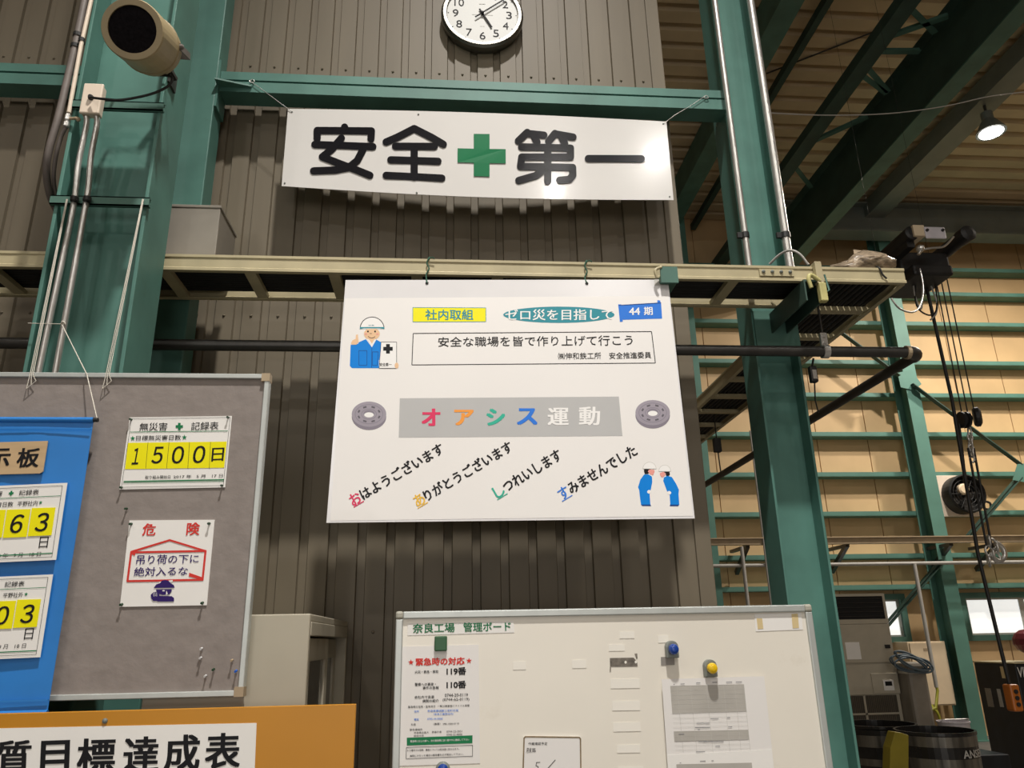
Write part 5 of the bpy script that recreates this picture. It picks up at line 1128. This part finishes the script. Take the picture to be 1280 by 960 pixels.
dx0, dx1 = ax1 + .012, P(1161, 850, 8.8).x; dz1 = P(1140, 828, 8.8).z
t = Thing('duct_cover', 'tall grey sheet metal duct cover beside the air conditioner', 'duct'); m = MB(); m.box(dx0, dx1, 8.8, 9.1, 0, dz1); t.part('shell', m, GREYBOX, bevel=.04); t.part('band', MB().box(dx0 - .006, dx1 + .006, 8.794, 9.106, dz1 - .12, dz1 - .09), STEEL); t.done()
m = MB(); c = P(1133, 822, 8.72)
for k in range(7):
    r = .14 + .02 * (k % 4); tl = .05 + .05 * math.sin(k * 2.1); m.tube([(c.x + .05 + .012 * math.sin(3 * k) + (r + .03) * math.cos(2 * PI * a / 24), 8.66 + .018 * k, c.z - .06 + .02 * math.sin(2 * k) + (r * .42) * math.sin(2 * PI * a / 24) - tl * math.cos(2 * PI * a / 24)) for a in range(25)], .010, seg=6)
solo('cable_coil', 'coil of blue grey cable hung on the duct cover', 'cable', m, mat('blue_grey_cable', (.10, .14, .17), .45))
pa, pb = P(1137, 804, 12.5), P(1194, 880, 12.5); px0, px1 = P(1137, 805, 12.5).x, P(1181, 804, 12.5).x
t = Thing('electric_panel', 'cream electric panel box mounted on the tan wall', 'panel box')
t.part('case', MB().box(px0 - .02, px1 + .02, 12.53, 12.98, pb.z - .02, pa.z + .02), PANELCREAM, bevel=.006); k = t.part('door', MB().box(px0, px1, 12.50, 12.53, pb.z, pa.z), PANELCREAM, bevel=.004)
q = P(1158, 812, 12.5); t.part('nameplate', MB().box(q.x - .05, q.x + .05, 12.496, 12.50, q.z - .02, q.z + .02), BRONZE, parent=k); t.done()
def drum(label, px, D, r, h, marks):
    c = P(px, 915, D); t = Thing('steel_drum', label, 'drum'); m = MB()
    m.lathe((c.x, D, 0), (0, 0, 1), [(r * .97, 0), (r, .01), (r, h * .3), (r * 1.03, h * .33), (r, h * .36), (r, h * .62), (r * 1.03, h * .65), (r, h * .68), (r, h - .03), (r * 1.03, h - .02), (r * 1.03, h), (r * .97, h), (r * .96, h - .25), (1e-4, h - .25)], 0, 40); t.part('shell', m, BARREL)
    for y0_, y1_ in ((921, 936), (951, 972)):
        za, zb = P(px, y1_, D - r).z, P(px, y0_, D - r).z; m = MB(); m.lathe((c.x, D, 0), (0, 0, 1), [(r + .002, za), (r + .003, zb)], 0, 40, caps=False); t.part('streaky_band', m, mat('streaky_grey_drum_band', (.13, .12, .10), .3, .5, var=.6, scale=5, stretch=(3, 3, .4)), label='streaky grey band')  # streaky grey metallic ring over the black shell
    m = MB(); z_ = P(px, 950, D - r).z
    for s_, a0_, w_ in marks:
        class Cyl:
            def p(s, x, y, off=0):
                a = -PI / 2 - .3 + x / r; return Vector((c.x + (r + .004 + off) * math.cos(a), D + (r + .004 + off) * math.sin(a), y))
        text(m, s_, [(a0_, z_ + .055), (a0_ + w_, z_ + .055), (a0_ + w_, z_), (a0_, z_)], Cyl(), .002, .02)
    t.part('stencil', m, GREYCABLE)
    t.done()
drum('black steel drum half hidden by the green column', 1099, 6.75, .29, P(1099, 909, 6.46).z, (('No.51', .17, .20),))
drum('black steel drum beside the cream panel and white pail', 1168, 6.1, .275, P(1168, 917, 5.85).z, (('ANSEN', .10, .24),))
m = MB(); D = 5.78; pts = [P(x, y, D) for x, y in ((1119, 915), (1127, 916), (1136, 919), (1136, 1010), (1114, 1010), (1112, 975), (1113, 935))]
m.prism(pts, (0, .10, 0)); solo('yellow_tank', 'olive yellow rounded steel tank standing between the black drums', 'tank', m, YELRUB, bevel=.03)
t = Thing('metal_pail', 'white metal pail standing behind the black drums', 'pail'); c = P(1192, 905, 8.6); zt = P(1192, 901, 8.6).z; zb2 = zt - .30
m = MB(); m.lathe((c.x, 8.6, zb2), (0, 0, 1), [(.14, 0), (.15, .02), (.155, .28), (.165, .285), (.165, .30), (.15, .30), (.14, .05), (1e-4, .05)], 0, 24); t.part('body', m, mat('white_tin', (.55, .52, .55), .35)); m = MB(); m.tube([(c.x - .16, 8.6, zt - .02)] + [(c.x + .16 * math.cos(PI - a * PI / 8), 8.55, zt + .02 + .0 * a) for a in range(1, 8)] + [(c.x + .16, 8.6, zt - .02)], .005, seg=6); t.part('handle', m, STEEL); t.done()
solo('steel_bench', 'low dark steel bench carrying the white pail', 'bench', MB().box(dx1 + .03, c.x + .35, 8.3, 8.95, 0, zb2), NAVYM, bevel=.01)
m = MB(); D = 11.9; c = P(1169, 902, D); hp = P(1143, 706, 11.96)
for k in range(5): m.tube([(c.x + (.08 + .012 * k) * math.cos(2 * PI * a / 18), D + .02 * k, c.z + (.17 + .015 * k) * math.sin(2 * PI * a / 18)) for a in range(19)], .02, seg=6)
m.tube([(c.x, D, c.z + .17), P(1170, 885, D), Vector((hp.x, 11.95, P(1143, 864, 11.96).z)), Vector((hp.x, 11.96, P(1143, 858, 11.96).z))], .022, seg=6)
solo('air_hose', 'yellow green air hose coiled under the thin vertical pipe', 'hose', m, mat('yellow_green_hose', (.30, .30, .03), .45))
# dark machine at the side
MD = 8.6; mx0 = P(1217, 828, MD + .7).x; mz1 = P(1217, 828, MD + .7).z
t = Thing('machine_cabinet', 'dark navy machine cabinet with papers below the window', 'machine')
t.part('body', MB().box(mx0, mx0 + .45, MD, MD + .7, 0, mz1), NAVYM, bevel=.01)
t.part('top_edge', MB().box(mx0 - .01, mx0 + .455, MD - .01, MD + .7, mz1, mz1 + .015), BEIGE)
for (x0, y0, x1, y1, m_) in ((1231, 860, 1243, 884, GREYBOX), (1246, 861, 1255, 884, GREYCABLE), (1250, 833, 1258, 848, AMBERTAPE)):
    a_, b_ = PX(x0, y0, mx0), PX(x1, y1, mx0); m = MB(); m.box(mx0 - .004, mx0, b_.y, a_.y, b_.z, a_.z); t.part('paper', m, m_)
t.done()
solo('side_cabinet', 'grey side cabinet under the navy bin beside the dark machine', 'cabinet', MB().box(mx0 + .47, mx0 + 1.2, MD - .05, MD + .7, 0, mz1 - .18), GREYBOX, bevel=.01)
t = Thing('parts_bin', 'navy bin with white lettering on the machine at the window', 'bin')
q = P(1285, 842, MD - .12); bzb = mz1 - .18
m = MB(); m.box(mx0 + .475, mx0 + 1.1, MD - .04, MD + .3, bzb, bzb + .26); t.part('body', m, mat('navy_plastic', (.012, .02, .10), .4), bevel=.02)
m = MB(); S = Plane(MD - .043); text(m, 'VITTZ', [(1271, 834), (1298, 833), (1300, 846), (1273, 847)], S, .001, .01); t.part('lettering', m, WHITEINK); t.done()
m = MB(); q = P(1290, 822, MD + .1); m.ball((q.x, MD + .1, bzb + .26 + .15), .16, 0, 18, sz=.85); solo('red_ball_cover', 'dark red rounded cover on top of the navy bin', 'cover', m, mat('dark_red_plastic', (.16, .02, .03), .4))
